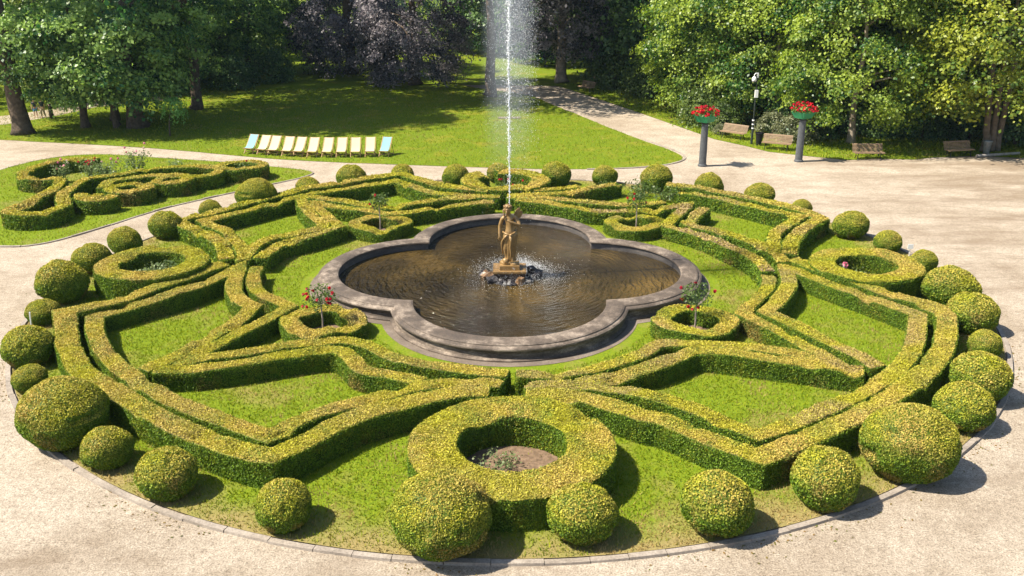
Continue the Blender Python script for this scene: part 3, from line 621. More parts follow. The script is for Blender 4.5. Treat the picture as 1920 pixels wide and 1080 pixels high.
BALLS = [
 (-1.45,-16.35,1.09,0,'huge clipped ball in front of the nearest ring hedge, overlapping its left side'),
 (1.58,-16.0,0.75,1,'clipped ball just right of the huge front ball, before the nearest ring hedge'),
 (4.55,-15.75,0.81,2,'clipped ball in front of the right front hedge corner, with rusty patches'),
 (7.21,-14.75,0.78,1,'clipped ball between the right front hedge corner and the great right ball'),
 (9.57,-13.5,1.09,0,'largest clipped ball at front right, shading the kerb and gravel'),
 (11.98,-11.13,0.78,2,'clipped ball directly behind the largest front right ball'),
 (13.27,-9.49,0.84,1,'clipped ball at the right rim, second behind the largest right ball'),
 (14.81,-6.68,0.51,2,'small flattened ball near the rightmost kerb, between two larger balls'),
 (15.30,-4.64,0.81,1,'clipped ball outside the right outer hedge corner'),
 (15.60,-2.41,0.94,2,'wide clipped ball just below the right ring hedge'),
 (16.20,1.29,0.52,1,'small ball peeping out behind the right end of the right ring hedge'),
 (15.80,3.91,0.60,2,'low ball behind the right ring hedge beside a white tag'),
 (14.92,5.9,0.76,1,'round ball against the back right hedge corner above the right ring hedge'),
 (13.75,9.3,0.50,2,'small ball on the gravel edge between the right back hedge and square'),
 (12.2,11.0,0.75,1,'flattened ball behind the right back hedge, second from the flower columns'),
 (10.17,12.92,0.73,2,'low ball behind the right back hedge closest to the flower columns'),
 (7.62,14.22,0.83,1,'clipped ball standing among weeds behind the right standard rose'),
 (5.12,15.45,0.68,2,'ball behind the forked hedge, right of the far right ring ball'),
 (2.48,15.34,0.78,1,'round ball touching the right side of the farthest ring hedge'),
 (-0.6,16.2,0.62,3,'ball half hidden behind the farthest ring hedge'),
 (-2.9,15.5,0.73,2,'round ball left of the farthest ring hedge'),
 (-5.81,16.1,0.60,3,'ball showing only its crown behind the far left hedge corner'),
 (-8.35,14.9,0.80,1,'ball rising behind the back left outer hedge below the deck chairs'),
 (-10.35,13.4,0.60,3,'barely visible ball behind the back left hedge'),
 (-12.34,10.9,1.02,0,'biggest ball on the far left path edge, behind the outer hedge'),
 (-14.05,9.2,0.55,2,'small ball beside the path between the biggest far left ball and hedge corner'),
 (-15.1,6.15,0.74,1,'round ball touching the back left hedge corner by the path'),
 (-16.05,3.92,0.70,2,'ball above the left ring hedge beside the path'),
 (-16.4,1.52,0.72,1,'ball against the upper left side of the left ring hedge'),
 (-16.1,-1.6,0.89,2,'wide ball below the left ring hedge beside the gravel'),
 (-15.85,-3.77,0.55,1,'small ball with a white stake, outside the left hedge corner'),
 (-14.77,-7.09,0.78,2,'ball cut by the left picture edge, below the staked ball'),
 (-13.86,-8.83,0.48,1,'small ball between the edge ball and the great left ball'),
 (-11.55,-11.75,1.13,0,'huge clipped ball at front left against the outer hedge'),
 (-9.86,-12.99,0.62,2,'ball right below the huge front left ball'),
 (-7.99,-14.3,0.70,1,'ball below the long front left hedge, third from the hedge corner tip'),
 (-4.99,-15.6,0.64,2,'ball under the tip of the front left hedge corner'),
]
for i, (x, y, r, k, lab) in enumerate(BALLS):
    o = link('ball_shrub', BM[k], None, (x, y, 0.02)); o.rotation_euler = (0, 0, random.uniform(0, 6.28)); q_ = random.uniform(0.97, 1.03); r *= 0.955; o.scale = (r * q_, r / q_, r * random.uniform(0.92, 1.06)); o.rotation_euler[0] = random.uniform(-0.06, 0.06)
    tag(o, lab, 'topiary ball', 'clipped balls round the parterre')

# ------------------------------------------------------------------ grass blades
def blades(name, P, size, label):
    n = len(P); rg = rng
    a = rg.random(n) * 2 * PI; s = size * (0.6 + 0.8 * rg.random(n)); lean = rg.normal(size=(n, 2)) * 0.5
    d = np.stack([np.cos(a), np.sin(a), 0 * a], 1) * (s * 0.22)[:, None]
    tip = P + np.stack([lean[:, 0] * s, lean[:, 1] * s, s], 1)
    V = np.stack([P - d, P + d, tip], 1).reshape(-1, 3); F = np.arange(3 * n).reshape(n, 3)
    nz = vnoise(P, 0.8, 4) * 0.6 + vnoise(P, 3, 6) * 0.4; r = rg.random(n)
    c = mixc(np.array([0.060, 0.130, 0.004]), np.array([0.30, 0.32, 0.016]), np.clip(0.1 + 0.9 * r, 0, 1))
    c = mixc(c, np.array([[0.36, 0.26, 0.10]]), sstep(0.52, 0.8, nz * 0.75 + 0.25 * rg.random(n) + (0.16 * sstep(14.5, 16.8, np.hypot(P[:, 0], P[:, 1])) if size == 0.060 else 0)))
    me = mesh_np(name, V, [(F, 0)], [M_grassblade], [c]); o = link(name, me); o['kind'] = 'stuff'; o['label'] = label; o['category'] = 'grass'; return o
def disc_pts(n, r): 
    a = rng.random(n) * 2 * PI; q = r * np.sqrt(rng.random(n)); return np.stack([q * np.cos(a), q * np.sin(a), np.full(n, 0.045)], 1)
P = disc_pts(330000, BED_R - 0.02)
inpool = np.zeros(len(P), bool)
for cx, cy in LOBES: inpool |= np.hypot(P[:, 0] - cx, P[:, 1] - cy) < LR + 1.45
soil = np.zeros(len(P), bool)
for cx, cy, r in ((0.06, -13.48, 1.45), (-13.45, 0.05, 1.3), (13.3, -0.35, 1.25), (-0.22, 13.35, 1.5), (-6.12, -4.85, .85), (6.08, -4.95, .85), (5.62, 6.6, .85), (-5.75, 6.55, .85)): soil |= np.hypot(P[:, 0] - cx, P[:, 1] - cy) < r
P = P[~inpool & ~(soil & (rng.random(len(P)) > 0.06))]
keep = rng.random(len(P)) < np.clip(1.0 - (P[:, 1] + 8) / 40, 0.3, 1)
blades('grass', P[keep], 0.060, 'short green grass inside the round parterre')
def in_poly(P, poly):
    poly = np.asarray(poly); x, y = P[:, 0], P[:, 1]; c = np.zeros(len(P), bool); j = len(poly) - 1
    for i in range(len(poly)):
        xi, yi = poly[i]; xj, yj = poly[j]
        m = ((yi > y) != (yj > y)) & (x < (xj - xi) * (y - yi) / (yj - yi + 1e-12) + xi); c ^= m; j = i
    return c
Q = np.stack([rng.uniform(-45, 12, 90000), rng.uniform(19, 52, 90000), np.full(90000, 0.02)], 1); Q = Q[in_poly(Q, lawn_pts)]
blades('grass', Q, 0.085, 'mown grass of the big lawn behind the parterre')
Q = np.stack([rng.uniform(-30, -11, 40000), rng.uniform(4.8, 24, 40000), np.full(40000, 0.04)], 1); Q = Q[in_poly(Q, lb)]
blades('grass', Q, 0.07, 'grass of the scroll bed on the left')
Q = np.stack([rng.uniform(6, 40, 40000), rng.uniform(21, 50, 40000), np.full(40000, 0.02)], 1); Q = Q[in_poly(Q, back_pts)]
blades('grass', Q, 0.12, 'longer grass behind the benches')

# ------------------------------------------------------------------ figures grown from joints
def skin_obj(name, joints, edges, root, mat, parent=None, levels=2):
    names = list(joints); idx = {n: i for i, n in enumerate(names)}
    me = bpy.data.meshes.new(name); me.from_pydata([joints[n][:3] for n in names], [(idx[a], idx[b]) for a, b in edges], [])
    o = bpy.data.objects.new(name, me); COL.objects.link(o)
    sk = o.modifiers.new('skin', 'SKIN'); sk.use_smooth_shade = True; sk.branch_smoothing = 0.35
    layer = me.skin_vertices[0].data
    for n in names:
        r = joints[n][3]; ry = joints[n][4] if len(joints[n]) > 4 else r
        layer[idx[n]].radius = (r, ry); layer[idx[n]].use_root = (n == root)
    ss = o.modifiers.new('sub', 'SUBSURF'); ss.levels = levels; ss.render_levels = levels
    dg = bpy.context.evaluated_depsgraph_get(); dg.update()
    m2 = bpy.data.meshes.new_from_object(o.evaluated_get(dg)); m2.name = name
    o.modifiers.clear(); o.data = m2
    m2.materials.clear(); m2.materials.append(mat)
    m2.polygons.foreach_set('use_smooth', np.ones(len(m2.polygons), bool))
    if parent is not None: o.parent = parent
    return o
def fuse(o, mb, voxel):
    bm = bmesh.new(); bm.from_mesh(o.data); t = bpy.data.meshes.new('t'); t.from_pydata(mb.v, [], mb.f); bm.from_mesh(t); bm.to_mesh(o.data); bm.free(); bpy.data.meshes.remove(t)
    r = o.modifiers.new('r', 'REMESH'); r.mode = 'VOXEL'; r.voxel_size = voxel; r.use_smooth_shade = True
    dg = bpy.context.evaluated_depsgraph_get(); dg.update(); m2 = bpy.data.meshes.new_from_object(o.evaluated_get(dg)); m2.name = o.name
    mat = o.data.materials[0]; o.modifiers.clear(); o.data = m2; m2.materials.clear(); m2.materials.append(mat)
    m2.polygons.foreach_set('use_smooth', np.ones(len(m2.polygons), bool))
def blob(mb, c, r, nu=10, nv=7, jit=0.0, seed=0):
    c = Vector(c); rr = r if hasattr(r, '__len__') else (r, r, r); vs = []
    for i in range(nv):
        p = -PI / 2 + PI * (i + 0.0) / (nv - 1)
        for j in range(nu):
            a = 2 * PI * j / nu; d = Vector((math.cos(p) * math.cos(a), math.cos(p) * math.sin(a), math.sin(p)))
            k = 1 + jit * (float(vnoise(np.array([d]) * 1.0 + 0.01, 1.7, seed)[0]) - 0.5)
            vs.append(c + Vector((d.x * rr[0], d.y * rr[1], d.z * rr[2])) * k)
    fs = [(i * nu + j, i * nu + (j + 1) % nu, (i + 1) * nu + (j + 1) % nu, (i + 1) * nu + j) for i in range(nv - 1) for j in range(nu)]
    mb.add(vs, fs)
def fingers(J, E, hand, wrist, side, r=0.013, L=0.085, curl=0.3):
    h = Vector(J[hand][:3]); d = (h - Vector(J[wrist][:3])).normalized()
    s = d.cross(Vector((0, -1, 0.2))).normalized() * side; n = d.cross(s)
    for k in range(4):
        off = s * (k - 1.5) * r * 2.1; l = L * (0.8, 1.0, 0.95, 0.72)[k]
        a = h + d * 0.02 + off; b = a + d * l * 0.55 + n * l * curl * 0.3; c = b + d * l * 0.4 + n * l * curl
        for q, p, rr in (('a', a, r), ('b', b, r * 0.9), ('c', c, r * 0.7)): J[f'{hand}_{k}{q}'] = (*p, rr)
        E += [(hand, f'{hand}_{k}a'), (f'{hand}_{k}a', f'{hand}_{k}b'), (f'{hand}_{k}b', f'{hand}_{k}c')]
    a = h + s * r * 3.2 - d * 0.01; b = a + (d * 0.7 + s * 0.6).normalized() * L * 0.55
    J[f'{hand}_ta'] = (*a, r * 1.05); J[f'{hand}_tb'] = (*b, r * 0.8)
    E += [(hand, f'{hand}_ta'), (f'{hand}_ta', f'{hand}_tb')]

# statue: winged figure, head bowed to the left of the picture, one arm across the chest, cloth hanging from the hips
SZ = 0.80
st = tag(empty('fountain_statue', (0.0, 0.1, 0.0)), 'golden winged statue with bowed head and draped hips on a stepped plinth in the pool', 'statue')
J = {'pelvis': (0.03, 0.0, 1.16, 0.185, 0.15), 'belly': (0.015, -0.02, 1.34, 0.15, 0.125), 'chest': (0.0, 0.0, 1.58, 0.18, 0.135), 'collar': (-0.01, 0.01, 1.74, 0.12, 0.10), 'neck': (-0.03, -0.02, 1.86, 0.07),
     'jaw': (-0.06, -0.09, 1.96, 0.095), 'head': (-0.06, -0.06, 2.06, 0.125, 0.135), 'crown': (-0.05, -0.03, 2.17, 0.09),
     'sl': (-0.22, 0.01, 1.72, 0.085), 'el': (-0.32, 0.03, 1.38, 0.062), 'wl': (-0.33, -0.07, 1.09, 0.045), 'hl': (-0.32, -0.10, 1.00, 0.045),
     'sr': (0.21, 0.01, 1.73, 0.085), 'er': (0.34, -0.15, 1.47, 0.064), 'wr': (0.05, -0.25, 1.63, 0.046), 'hr': (-0.06, -0.23, 1.70, 0.045),
     'hipl': (-0.09, 0.0, 1.05, 0.135), 'kl': (-0.13, -0.07, 0.58, 0.088), 'al': (-0.09, 0.02, 0.12, 0.05), 'fl': (-0.14, -0.14, 0.05, 0.045),
     'hipr': (0.13, 0.0, 1.05, 0.14), 'kr': (0.12, -0.03, 0.58, 0.092), 'ar': (0.07, 0.05, 0.12, 0.05), 'fr': (0.12, -0.10, 0.05, 0.045)}
Ed = [('pelvis', 'belly'), ('belly', 'chest'), ('chest', 'collar'), ('collar', 'neck'), ('neck', 'jaw'), ('jaw', 'head'), ('head', 'crown'), ('collar', 'sl'), ('sl', 'el'), ('el', 'wl'), ('wl', 'hl'), ('collar', 'sr'), ('sr', 'er'), ('er', 'wr'), ('wr', 'hr'),
      ('pelvis', 'hipl'), ('hipl', 'kl'), ('kl', 'al'), ('al', 'fl'), ('pelvis', 'hipr'), ('hipr', 'kr'), ('kr', 'ar'), ('ar', 'fr')]
fingers(J, Ed, 'hl', 'wl', 1, 0.013, 0.10, 0.5); fingers(J, Ed, 'hr', 'wr', -1, 0.013, 0.10, 0.5)
body = skin_obj('body', J, Ed, 'pelvis', M_gold, st); body.location = (0, 0, SZ); st.scale = (1.13, 1.13, 1.035)
mb = MB()      # face: brow, nose, lips, chin, ears
blob(mb, (-0.085, -0.185, 2.045), (0.016, 0.026, 0.032)); blob(mb, (-0.085, -0.17, 1.985), (0.034, 0.018, 0.011)); blob(mb, (-0.085, -0.155, 1.935), (0.032, 0.03, 0.024))
blob(mb, (-0.125, -0.165, 2.075), (0.028, 0.02, 0.009)); blob(mb, (-0.045, -0.165, 2.075), (0.028, 0.02, 0.009)); blob(mb, (-0.12, -0.17, 2.05), (0.017, 0.012, 0.01)); blob(mb, (-0.05, -0.17, 2.05), (0.017, 0.012, 0.01))
blob(mb, (0.065, -0.05, 2.03), (0.018, 0.03, 0.04)); blob(mb, (-0.19, -0.05, 2.03), (0.018, 0.03, 0.04))
fuse(body, mb, 0.012)
mb = MB(); blob(mb, (-0.05, 0.01, 2.11), (0.137, 0.145, 0.118), 14, 9, 0.2, 3); blob(mb, (-0.03, 0.13, 2.10), (0.085, 0.08, 0.085), 10, 7, 0.3, 5)
for k in range(16):
    a = PI * (0.95 + 1.1 * k / 15); blob(mb, (-0.055 + 0.115 * math.cos(a), -0.025 + 0.125 * math.sin(a), 2.145 + 0.02 * math.sin(k * 2.1)), 0.034, 7, 5, 0.4, k)
for k in range(5): blob(mb, (-0.20 + 0.01 * k, -0.06, 2.0 - 0.055 * k), 0.036, 7, 5, 0.4, 20 + k)
mb.build('hair', M_golddark, st, (0, 0, SZ), True)
# drapery: folded cloth wrapped round hips and legs
nz_, na = 34, 84; vs = []
for i in range(nz_):
    t = i / (nz_ - 1); z = 1.20 - 1.08 * t
    rx = np.interp(t, [0, 0.12, 0.5, 0.85, 1], [0.205, 0.245, 0.215, 0.155, 0.175]); ry = np.interp(t, [0, 0.12, 0.5, 0.85, 1], [0.165, 0.185, 0.165, 0.135, 0.155])
    for j in range(na):
        a = 2 * PI * j / na; fold = 0.055 * (0.3 + t) * (math.sin(7 * a + 2.2 * t + 1.3 * math.sin(3 * a)) + 0.6 * math.sin(13 * a - 3 * t))
        legs = 0.05 * math.cos(2 * (a)) * t - 0.07 * t * math.exp(-((a - 1.5 * PI - 0.25) / 0.25) ** 2)
        k = 1 + fold * 1.3 + legs
        vs.append((0.02 + rx * k * math.cos(a), -0.02 + ry * k * math.sin(a) + 0.02 * t, z + 0.05 * math.cos(a - 0.6) * (1 - t)))
fs = [(i * na + j, (i + 1) * na + j, (i + 1) * na + (j + 1) % na, i * na + (j + 1) % na) for i in range(nz_ - 1) for j in range(na)]
mb = MB().add(vs, fs)
mb.tube([(-0.22, -0.02, 1.20), (-0.12, -0.17, 1.17), (0.02, -0.20, 1.14), (0.14, -0.17, 1.19), (0.23, -0.02, 1.24), (0.12, 0.16, 1.22), (-0.1, 0.16, 1.2), (-0.22, -0.02, 1.20)], 0.032, 8)
mb.tube([(0.03, -0.21, 1.14), (0.05, -0.25, 0.95), (0.03, -0.24, 0.7), (0.05, -0.22, 0.4), (0.02, -0.2, 0.14)], [0.055, 0.05, 0.042, 0.036, 0.03], 8)
mb.tube([(-0.06, -0.18, 1.15), (-0.16, -0.16, 1.02), (-0.25, -0.09, 0.85), (-0.25, -0.04, 0.6), (-0.22, 0, 0.35)], [0.04, 0.042, 0.04, 0.036, 0.02], 8)
blob(mb, (0.04, -0.23, 1.13), 0.06, 8, 6, 0.3, 2)
mb.build('drapery', M_gold, st, (0, 0, SZ), True)
def wing(pts, th, c, rotz):
    mb = MB(); n = len(pts); R = Matrix.Rotation(rotz, 3, 'Z')
    f = [R @ Vector((x, -th / 2, z)) + Vector(c) for x, z in pts]; b = [R @ Vector((x, th / 2, z)) + Vector(c) for x, z in pts]
    mb.add(f + b, [tuple(range(n))[::-1], tuple(range(n, 2 * n))] + [(i, (i + 1) % n, n + (i + 1) % n, n + i) for i in range(n)])
    for k in range(4):
        a = R @ Vector((0, 0, 0)) + Vector(c); q = pts[1 + k * (n - 2) // 4]; e = R @ Vector((q[0] * 0.92, -th * 0.5, q[1] * 0.92)) + Vector(c); mb.bar(a, e, 0.014)
    return mb.build('wing', M_gold, st, (0, 0, SZ))
wp = [(0, 0), (0.03, 0.12), (0.08, 0.24), (0.15, 0.31), (0.21, 0.33), (0.24, 0.29), (0.23, 0.2), (0.17, 0.08), (0.08, -0.02)]
wing(wp, 0.025, (0.13, 0.13, 1.70), 0.3)
wing([(0, 0.02), (0.08, 0.13), (0.18, 0.19), (0.28, 0.21), (0.33, 0.17), (0.33, 0.08), (0.27, -0.02), (0.16, -0.07), (0.05, -0.05)], 0.025, (0.15, 0.16, 1.68), 0.55)
mb = MB(); blob(mb, (-0.06, 0.02, 0.07), (0.26, 0.24, 0.13), 14, 7, 0.35, 9); blob(mb, (0.14, -0.08, 0.06), (0.18, 0.18, 0.11), 12, 7, 0.35, 8); blob(mb, (-0.12, -0.1, 0.16), (0.12, 0.12, 0.14), 10, 7, 0.35, 11)
mb.build('base_mound', M_gold, st, (0, 0, SZ - 0.04), True)
MB().box((0, 0, 0.71), (0.66, 0.60, 0.16)).box((0, 0, 0.79), (0.60, 0.54, 0.02)).build('plinth', M_gold, st)
MB().box((0, 0, 0.59), (1.10, 0.94, 0.075)).build('slab', M_golddark, st)
MB().box((0, 0, 0.37), (1.04, 0.88, 0.36)).build('pedestal_block', M_wetbrown2, st)
ROCKS = [(-0.80, -0.05, 0.26, 0.30, 1, 'brown wet rock left of the statue pedestal'), (-0.62, -0.42, 0.22, 0.27, 0, 'black wet rock at the front left foot of the pedestal'), (-0.28, -0.66, 0.13, 0.22, 0, 'low dark rock before the left front of the pedestal'),
         (0.06, -0.70, 0.12, 0.26, 0, 'low dark rock before the middle of the pedestal'), (0.36, -0.62, 0.17, 0.26, 1, 'rounded brownish rock before the right front of the pedestal'), (0.88, 0.05, 0.34, 0.34, 0, 'black jagged rock right of the pedestal, highest of the ring'),
         (0.72, -0.38, 0.10, 0.20, 0, 'flat dark rock at the right front corner of the pedestal'), (-0.95, 0.35, 0.2, 0.24, 0, 'dark rock at the left rear of the pedestal')]
for i, (x, y, z, r, br, lab) in enumerate(ROCKS):
    mb = MB(); blob(mb, (0, 0, 0.03), (r, r * 0.9, r * 0.95), 9, 6, 1.2, 60 + i * 3)
    o = mb.build('rock', M_wetbrown if br else M_wetrock, None, (x, y + 0.1, max(0.18, z))); o.rotation_euler = (0, 0, i * 1.3)
    tag(o, lab, 'rock', 'rocks round the statue pedestal')

# water jet: broken stream, drops falling back round it, splash at the foot
jet = tag(empty('water_jet', (0, 0.08, 3.08)), 'tall white water jet rising from the statue head with spray falling round it', 'water jet')
rj = np.random.default_rng(5)
zs = np.linspace(0, 13.5, 900); mb = MB()
wob = lambda z: (0.022 * z ** 0.7 * math.sin(z * 2.1) * 0.25 + 0.02 * math.sin(z * 6.3) * min(1, z / 4), 0.02 * math.cos(z * 4.4) * min(1, z / 4))
pts = [(*wob(z), z) for z in zs]; jn = rj.random(len(zs)); jx = rj.normal(size=(len(zs), 2)); pts = [(x + 0.0035 * min(z, 7) * a[0], y + 0.0035 * min(z, 7) * a[1], z) for (x, y, z), a in zip(pts, jx)]
rad = [0.010 + 0.0030 * min(z, 8) * (0.25 + 1.1 * q * q + 0.4 * abs(math.sin(z * 2.7 + math.sin(z * 1.3) * 2))) for z, q in zip(zs, jn)]
mb.tube(pts, rad, 7)
jet_o = mb.build('stream', M_drop, jet, None, True)
def drops(name, P, size, parent):
    n = len(P); s = (size * (0.45 + 1.1 * rj.random(n)))[:, None]
    o6 = np.array([(1, 0, 0), (-1, 0, 0), (0, 1, 0), (0, -1, 0), (0, 0, 2.4), (0, 0, -2.4)], float)
    V = (P[:, None, :] + o6[None] * s[:, :, None]).reshape(-1, 3)
    f = np.array([(0, 2, 4), (2, 1, 4), (1, 3, 4), (3, 0, 4), (2, 0, 5), (1, 2, 5), (3, 1, 5), (0, 3, 5)])
    F = (f[None] + 6 * np.arange(n)[:, None, None]).reshape(-1, 3)
    me = mesh_np(name, V, [(F, 0)], [M_drop], None, True); o = link(name, me, parent); o['kind'] = 'stuff'; return o
n = 2600; z = 13.0 * rj.random(n) ** 0.75; a = rj.random(n) * 2 * PI; q = np.abs(rj.normal(size=n)) * (0.02 + 0.016 * z)
drops('loose_drops', np.stack([q * np.cos(a), q * np.sin(a), z], 1), 0.009, jet)
n = 30000; z = 13.5 * rj.random(n) ** 0.75 - 1.2; a = rj.random(n) * 2 * PI; q = 0.98 * rj.random(n) ** 0.45 * (0.78 + 0.32 * rj.random(n))
k = rj.random(n) < (0.03 + np.clip((z - 1.0) / 4.5, 0, 1) ** 1.4) * (0.62 + 0.38 * np.cos(a)); q *= 1.12 - 0.02 * z
drops('spray', np.stack([0.10 + q * np.cos(a), q * np.sin(a), z], 1)[k], 0.0044, jet)
n = 7500; a = rj.normal(size=n) * 0.85 + 0.45; a = np.where(rj.random(n) < 0.25, rj.random(n) * 2 * PI, a); q = 0.55 + np.abs(rj.normal(size=n)) * 0.75
drops('splash', np.stack([q * np.cos(a), 0.40 + q * np.sin(a), -2.84 + np.abs(rj.normal(size=n)) * 0.30 * np.clip(1.7 - q, 0.12, 1)], 1), 0.0042, jet)
# fine mist hanging in the falling spray
m, nt, nd, lk, bs = new_mat('mist'); nd.remove(bs)
pv = N(nd, 'ShaderNodeVolumePrincipled'); pv.inputs['Color'].default_value = (0.85, 0.93, 1.0, 1)
tcm = N(nd, 'ShaderNodeTexCoord'); sx = N(nd, 'ShaderNodeSeparateXYZ'); lk.new(tcm.outputs['Object'], sx.inputs[0])
mz = N(nd, 'ShaderNodeMapRange'); lk.new(sx.outputs[2], mz.inputs[0])
for i, val in ((1, 1.2), (2, 6.0), (3, 0.0), (4, 0.23)): mz.inputs[i].default_value = val
cxy = N(nd, 'ShaderNodeCombineXYZ'); lk.new(sx.outputs[0], cxy.inputs[0]); lk.new(sx.outputs[1], cxy.inputs[1])
ln = N(nd, 'ShaderNodeVectorMath', operation='LENGTH'); lk.new(cxy.outputs[0], ln.inputs[0])
mr = N(nd, 'ShaderNodeMapRange'); mr.interpolation_type = 'SMOOTHSTEP'; lk.new(ln.outputs['Value'], mr.inputs[0])
for i, val in ((1, 0.35), (2, 1.12), (3, 1.0), (4, 0.0)): mr.inputs[i].default_value = val
mm = N(nd, 'ShaderNodeMath', operation='MULTIPLY'); lk.new(mz.outputs[0], mm.inputs[0]); lk.new(mr.outputs[0], mm.inputs[1]); lk.new(mm.outputs[0], pv.inputs['Density'])
lk.new(pv.outputs[0], nd['Material Output'].inputs['Volume'])
mi = MB().lathe([(1.1, -1.5), (1.13, 6.0), (1.13, 12.5)], 24, (0.0, 0, 0)).build('mist', m, jet, None, True); mi['kind'] = 'stuff'

# ------------------------------------------------------------------ plants
def leaf_col(n, a, b, rg=rng): return mixc(np.array(a), np.array(b), rg.random(n)) * (0.7 + 0.6 * rg.random(n))[:, None]
FLOWER = {}
def petals(name, C, size, cols, parent, loc=None):
    """one small rosette mesh per bloom, mesh data shared between blooms of a colour"""
    for c in C:
        col = cols[rng.integers(len(cols))]; key = (col, round(size, 3), int(rng.integers(3)))
        if key not in FLOWER:
            k = 11; d = unit(rng.normal(size=(k, 3)) + np.array([0, -0.2, 0.6])); cc = np.clip(np.array(col)[None] * (0.7 + 0.5 * rng.random((k, 1))), 0, 1)
            V, F = leaf_cards(d * size * 0.33, d, size, 0.3, 0.9); FLOWER[key] = mesh_np('flower', V, [(F, 0)], [M_petal], [cc])
        link('flower', FLOWER[key], parent, tuple(float(v) for v in c))
RED = [(0.50, 0.012, 0.03), (0.62, 0.02, 0.045), (0.40, 0.008, 0.03)]
PINK = [(0.75, 0.25, 0.33), (0.8, 0.35, 0.42)]
def bush(name, loc, r, h, nleaf, leaf, cols, nfl, fcols, label, cat, group=None, fsize=0.09, spikes=6):
    e = tag(empty(name, loc), label, cat, group); mb = MB(); P, Nn = [], []
    for k in range(spikes):
        a = rng.random() * 2 * PI; q = r * math.sqrt(rng.random()) * 0.9; tip = Vector((q * math.cos(a), q * math.sin(a), h * rng.uniform(0.6, 1.0)))
        mid = Vector((tip.x * 0.4, tip.y * 0.4, tip.z * 0.55)); mb.tube([(0.1 * tip.x, 0.1 * tip.y, 0), mid, tip], [0.014, 0.010, 0.005], 5)
        m = nleaf // spikes; t = rng.random(m) ** 0.6
        base = np.outer(1 - t, np.array(mid) * 0.3) + np.outer(t, np.array(tip)); off = rng.normal(size=(m, 3)) * np.array([r, r, h * 0.5]) * 0.22
        P.append(base + off); Nn.append(unit(off + np.array([0, 0, 0.3])))
    P = np.concatenate(P); Nn = np.concatenate(Nn); P[:, 2] = np.abs(P[:, 2]) + 0.03
    V, F = leaf_cards(P, Nn, leaf, 0.6, 0.6)
    link('foliage', mesh_np('foliage', V, [(F, 0)], [M_leaf], [leaf_col(len(P), *cols)]), e)
    mb.build('stems', M_bark, e)
    if nfl:
        top = P[np.argsort(-(P[:, 2] / h + 0.4 * rng.random(len(P))))[:max(nfl * 4, 8)]]
        petals('flowers', top[rng.permutation(len(top))[:nfl]] + np.array([0, -0.03, 0.04]), fsize, fcols, e)
    return e
GL = ((0.05, 0.095, 0.022), (0.14, 0.19, 0.05)); GP = ((0.10, 0.15, 0.05), (0.24, 0.29, 0.12))
def standard_rose(loc, label, nfl, crown_r, hgt):
    e = tag(empty('standard_rose', loc), label, 'rose tree', 'standard roses in the small ring hedges')
    MB().tube([(0, 0, 0), (0.015, 0, hgt * 0.4), (0.0, 0.01, hgt)], [0.035, 0.03, 0.026], 8).build('trunk', M_palebark, e)
    n = 620; d = unit(rng.normal(size=(n, 3))); q = crown_r * rng.random(n) ** 0.45
    P = d * q[:, None] * np.array([1.15, 1.15, 0.8]) + np.array([0, 0, hgt + crown_r * 0.55]); P += (vnoise(P, 4, 7)[:, None] - 0.5) * 0.25
    V, F = leaf_cards(P, d, 0.085, 0.7, 0.6); link('crown', mesh_np('crown', V, [(F, 0)], [M_leaf], [leaf_col(n, *GL)]), e)
    sh = P[(q > crown_r * 0.75) & (d[:, 1] < 0.5)]; petals('flowers', sh[rng.permutation(len(sh))[:nfl]] * np.array([1.08, 1.08, 1]), 0.095, RED, e)
standard_rose((-6.18, -4.75, 0.05), 'standard rose full of red blooms at the front left of the pool', 15, 0.52, 1.0)
standard_rose((6.10, -4.85, 0.05), 'standard rose with few red blooms at the front right of the pool', 9, 0.52, 1.05)
standard_rose((5.62, 6.6, 0.05), 'slim standard rose at the back right of the pool with two red blooms', 4, 0.45, 1.3)
standard_rose((-5.75, 6.5, 0.05), 'standard rose at the back left of the pool with faded brownish blooms', 5, 0.42, 1.3)
bush('rose_bush', (-13.3, 0.1, 0.06), 0.85, 0.75, 420, 0.12, GP, 0, RED, 'pale leafy rose bush without blooms inside the left ring hedge', 'rose bush')
bush('rose_bush', (12.9, -0.2, 0.06), 0.75, 0.62, 330, 0.11, GP, 0, PINK, 'low grey green plants inside the right ring hedge', 'plant')
e = bush('rose_bush', (12.55, 0.1, 0.06), 0.3, 0.80, 60, 0.10, GP, 1, PINK, 'rose with one pink bloom inside the right ring hedge', 'rose bush', None, 0.2, 3)
bush('weed_clump', (-0.45, -13.75, 0.06), 0.45, 0.38, 150, 0.085, GP, 0, RED, 'leafy weeds in the hollow of the nearest ring hedge', 'weeds')
bush('weed_clump', (-0.1, -13.2, 0.06), 0.55, 0.34, 150, 0.08, GP, 0, RED, 'straggly weeds at the back of the nearest ring hollow', 'weeds')
bush('weed_clump', (0.75, -13.75, 0.06), 0.35, 0.22, 60, 0.07, GP, 0, RED, 'sparse seedlings at the right of the bare soil in the nearest ring', 'weeds')
bush('rose_bush', (-0.3, 13.2, 0.06), 1.1, 0.75, 260, 0.11, GL, 5, RED, 'low roses inside the farthest ring hedge', 'rose bush')
bush('weed_clump', (6.6, 12.9, 0.05), 0.95, 0.75, 520, 0.11, GL, 0, RED, 'overgrown weeds filling the gap in the back right hedge', 'weeds')
bush('weed_clump', (7.7, 11.9, 0.05), 0.8, 0.7, 420, 0.11, GL, 0, RED, 'dark weeds in the back right compartment behind the standard rose', 'weeds')
bush('weed_clump', (5.4, 13.9, 0.05), 0.7, 0.6, 260, 0.11, GL, 0, RED, 'weeds at the foot of the ball behind the forked hedge', 'weeds')
